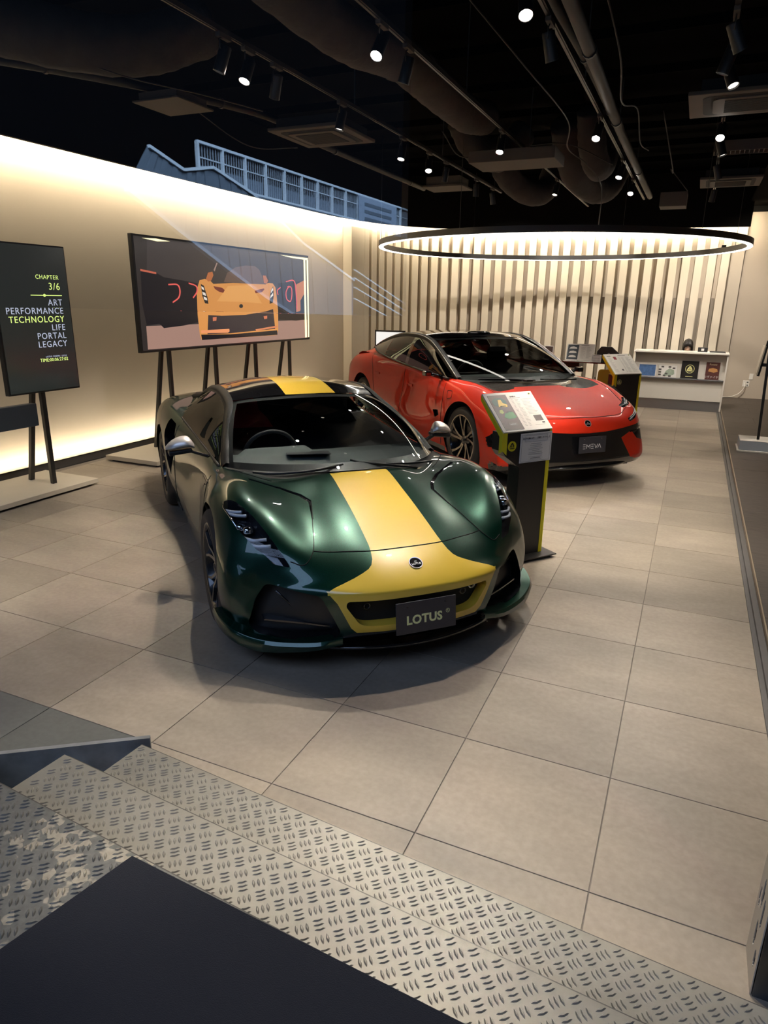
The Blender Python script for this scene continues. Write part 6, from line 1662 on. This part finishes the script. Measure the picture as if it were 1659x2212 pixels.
MB().box(-.18, .62, -.13, .28, .1355, .141).build('base_top', M_['white'], es)
MB().bar((.03, .03, .141), (-.035, .06, 1.75), .045, .03).build('pole', M_['black_metal'], es)
MB().bar((-.095, .04, .93), (-.045, .04, 1.36), .03, .03).build('board_support', M_['black_metal'], es)
MB().bar((-.08, .04, 1.07), (-.01, .04, 1.07), .03, .04).build('bracket', M_['black_metal'], es)
MB().obox((-.098, .04, 1.13), (.12, .0, .99), (0, 1, 0), (-.99, 0, .12), .175, .13, .008).build('tablet_board', M_['beige_metal'], es, bevel=.003)
# hanging dark jacket edge at the frame side
jk = MB(); 
for k, (z, w) in enumerate(((1.30, .05), (1.15, .10), (1.0, .13), (.85, .14), (.70, .15), (.60, .12))): pass
jk.grid([[(1.42 + w * math.cos(a) * .8 - (.03 if z < .75 else 0), 8.62 + w * math.sin(a) * 1.6, z + .03 * math.sin(3 * a)) for a in np.linspace(0, 2 * PI, 17)] for z, w in ((1.42, .05), (1.36, .16), (1.2, .18), (1.0, .17), (.8, .19), (.62, .20), (.56, .16))])
jo = jk.build('black_jacket', M_['hair'], smooth=True); tag(jo, 'dark quilted garment at the right picture edge, upper right', 'garment')
rk = thing('coat_rack', 'black coat rack beyond the right picture edge', 'rack', (1.46, 8.62, .05))
MB().tube([(0, 0, .0), (0, 0, 1.5)], .015, 10).build('pole', M_['black_metal'], rk); MB().lathe([(.001, .0), (.2, .0), (.2, .02), (.001, .02)], 24).build('base', M_['black_metal'], rk)

# --- perforated white cabinet at the right edge near the steps
pb = thing('perforated_cabinet', 'white perforated metal cabinet at the lower right corner', 'cabinet', (.452, -.16, 0))
hx = [(.012, .10, .03), (.05, .25, .045), (.10, .42, .06), (.045, .52, .05), (.11, .66, .05), (.03, .78, .06), (.09, .16, .07), (.075, .31, .075), (.12, .30, .06)]
# left face built around real holes: strips with leaf-shaped openings
F = MB(); H = 1.0; D = .155
bm = bmesh.new()
NV, NH = 60, 12
def hole(y, z):
    for cy, cz, h_ in ((.035, .09, .03), (.085, .13, .045), (.125, .22, .035), (.055, .225, .05), (.095, .26, .05), (.03, .34, .035), (.115, .385, .05), (.06, .43, .05), (.10, .53, .035), (.035, .50, .04), (.13, .62, .05), (.07, .65, .05), (.04, .75, .04), (.11, .80, .05), (.065, .88, .04)):
        if abs(z - cz) < h_ and abs(y - cy) < .011 * math.sqrt(max(0, 1 - ((z - cz) / h_) ** 2)) + .0: return True
    return False
NV, NH = 300, 34
for i in range(NV):
    z0, z1 = H * i / NV, H * (i + 1) / NV; j = 0
    while j < NH:
        if hole((j + .5) / NH * D, (z0 + z1) / 2): j += 1; continue
        k = j
        while k < NH and not hole((k + .5) / NH * D, (z0 + z1) / 2): k += 1
        F.add([(0, j / NH * D, z0), (0, k / NH * D, z0), (0, k / NH * D, z1), (0, j / NH * D, z1)], [(0, 1, 2, 3)]); j = k
F.build('perforated_side', mat('pale_cream_metal', (.56, .50, .40), rough=.45), pb, solid=.003)
MB().box(.004, .40, -.004, .0, 0.0, H).build('front_panel', mat('dark_mirror_steel', (.14, .16, .18), rough=.22, metal=.9), pb, bevel=.001)
MB().box(.012, .40, .004, D, .0, H - .01).build('inner_box', M_['matt_black'], pb)
MB().box(0, .40, 0, D, H, H + .01).build('top_panel', mat('pale_cream_top', (.56, .50, .40), rough=.45), pb)
# ================================================================ the street side: shop window and what it mirrors
YP = -1.35
def rv(X, Yv, Z): return (X, 2 * YP - Yv, Z)     # a point seen mirrored in the window, at its real place
gw = glass_mat('shop_window_glass', (.995, .995, .995), ior=1.55)
win = MB().box(-6.1, -.13, YP - .006, YP + .006, 1.79, 3.44).build('window_1', gw)
struct(win)
sd = bpy.data.lights.new('added_sky_light', 'SUN'); sd.energy = 30.0; sd.angle = math.radians(40); sd.color = (.55, .75, 1.0)  # sun lamp added as soft sky light to brighten the mirrored footbridge
so_ = bpy.data.objects.new('added_sky_light', sd); C.objects.link(so_)
so_.rotation_euler = Vector((-.62, -.42, -.66)).to_track_quat('-Z', 'Y').to_euler()
M_['rail_steel'] = mat('footbridge_rail_paint', (.62, .68, .74), rough=.5)
M_['bridge_panel'] = mat('footbridge_panel', (.13, .16, .20), rough=.6, noise=.15)
M_['bridge_bar'] = mat('footbridge_bar', (.30, .34, .40), rough=.5)
fb_ = thing('footbridge', 'pale railing of a footbridge mirrored in the shop window, upper left', 'footbridge', (-13.3, -20.0, 0))
def pb_(mb, nm, m, par=fb_, **k):
    mb.v = [tuple(Vector(v) - Vector((-13.3, -20.0, 0))) for v in mb.v]; return mb.build(nm, m, par, **k)
y0, y1 = 15.2, 33.0
pb_(MB().bar(rv(-13.35, y0, 6.0), rv(-13.35, y1, 6.0), .09, .07), 'top_rail', M_['rail_steel'])
pb_(MB().bar(rv(-13.35, y0, 5.0), rv(-13.35, y1, 5.0), .07, .06), 'bottom_rail', M_['rail_steel'])
pb_(MB().bar(rv(-13.38, y0, 5.62), rv(-13.38, y1, 5.62), .04, .03), 'middle_rail', M_['rail_steel'])
pb_(MB().box(-15.4, -13.28, -2.7 - y1, -2.7 - y0, 4.72, 4.96), 'deck', M_['bridge_panel'])
yy = y0
while yy < y1:
    pb_(MB().box(-13.40, -13.30, -2.7 - yy - .035, -2.7 - yy + .035, 4.9, 6.0), 'post', M_['rail_steel'])
    pb_(MB().box(-13.42, -13.40, -2.7 - yy - 1.05, -2.7 - yy - .08, 5.02, 5.42), 'infill_panel', M_['bridge_panel'])
    for k in range(1, 9): pb_(MB().box(-13.40, -13.375, -2.7 - yy - k * .125 - .012, -2.7 - yy - k * .125 + .012, 5.0, 5.98), 'bar', M_['bridge_bar'])
    yy += 1.13
pb_(MB().box(-13.29, -13.25, -2.7 - 29.2, -2.7 - 25.3, 4.85, 5.95), 'sign_board', mat('street_sign_blue_white', (.30, .36, .46), rough=.5))
for k in range(3): pb_(MB().box(-13.25, -13.24, -2.7 - 28.6, -2.7 - 25.8, 5.05 + k * .28, 5.18 + k * .28), 'sign_lettering_band', M_['bridge_panel'])
stt = thing('footbridge_stair', 'grey stair flight of the footbridge mirrored across the lit wall', 'stairs', (-13.3, -20.0, 0))
top_ = [(13.09, 5.47), (14.36, 5.13), (15.64, 5.40), (17.6, 4.96), (20.6, 3.75), (24.7, 2.62)]
bot_ = [(12.2, 4.35), (14.0, 3.55), (16.0, 2.72), (18.0, 1.91), (20.9, .95), (24.7, .20)]
Mv = MB(); N = len(top_)
g_ = []
for i in range(N):
    t_, b_ = top_[i], bot_[i]; g_.append([rv(-13.22, b_[0], b_[1]), rv(-13.22, t_[0], t_[1])])
for i in range(N - 1):
    for q in range(7):
        f = lambda u: [tuple(np.array(g_[i][k]) * (1 - u) + np.array(g_[i + 1][k]) * u + np.array([.03 * (q % 2), 0, 0])) for k in (0, 1)]
        a, b = f(q / 7), f((q + .97) / 7)
        p_ = MB(); p_.add([a[0], b[0], b[1], a[1]] + [(v[0] - .03, v[1], v[2]) for v in (a[0], b[0], b[1], a[1])], [(0, 1, 2, 3), (7, 6, 5, 4), (0, 4, 5, 1), (1, 5, 6, 2), (2, 6, 7, 3), (3, 7, 4, 0)])
        pb_(p_, 'side_panel', M_['bridge_panel'], stt)
    pb_(MB().bar(rv(-13.2, *top_[i]), rv(-13.2, *top_[i + 1]), .10, .08), 'handrail', M_['rail_steel'], stt)
    pb_(MB().bar(rv(-13.2, *bot_[i]), rv(-13.2, *bot_[i + 1]), .16, .10), 'stringer', M_['bridge_bar'], stt)
for k, (za, zb_) in enumerate(((3.04, 1.63), (2.72, 1.30), (2.35, 1.0), (1.9, .60))):
    pb_(MB().bar(rv(-13.2, 24.76, za), rv(-13.15, 30.5, zb_), .07, .05), 'lower_rail', M_['rail_steel'], stt)
# pavement of the street
pv = struct(MB().box(-24, 12, -36, -3.2, -.25, -.03).build('floor_street', mat('street_asphalt', (.05, .05, .055), rough=.9)))
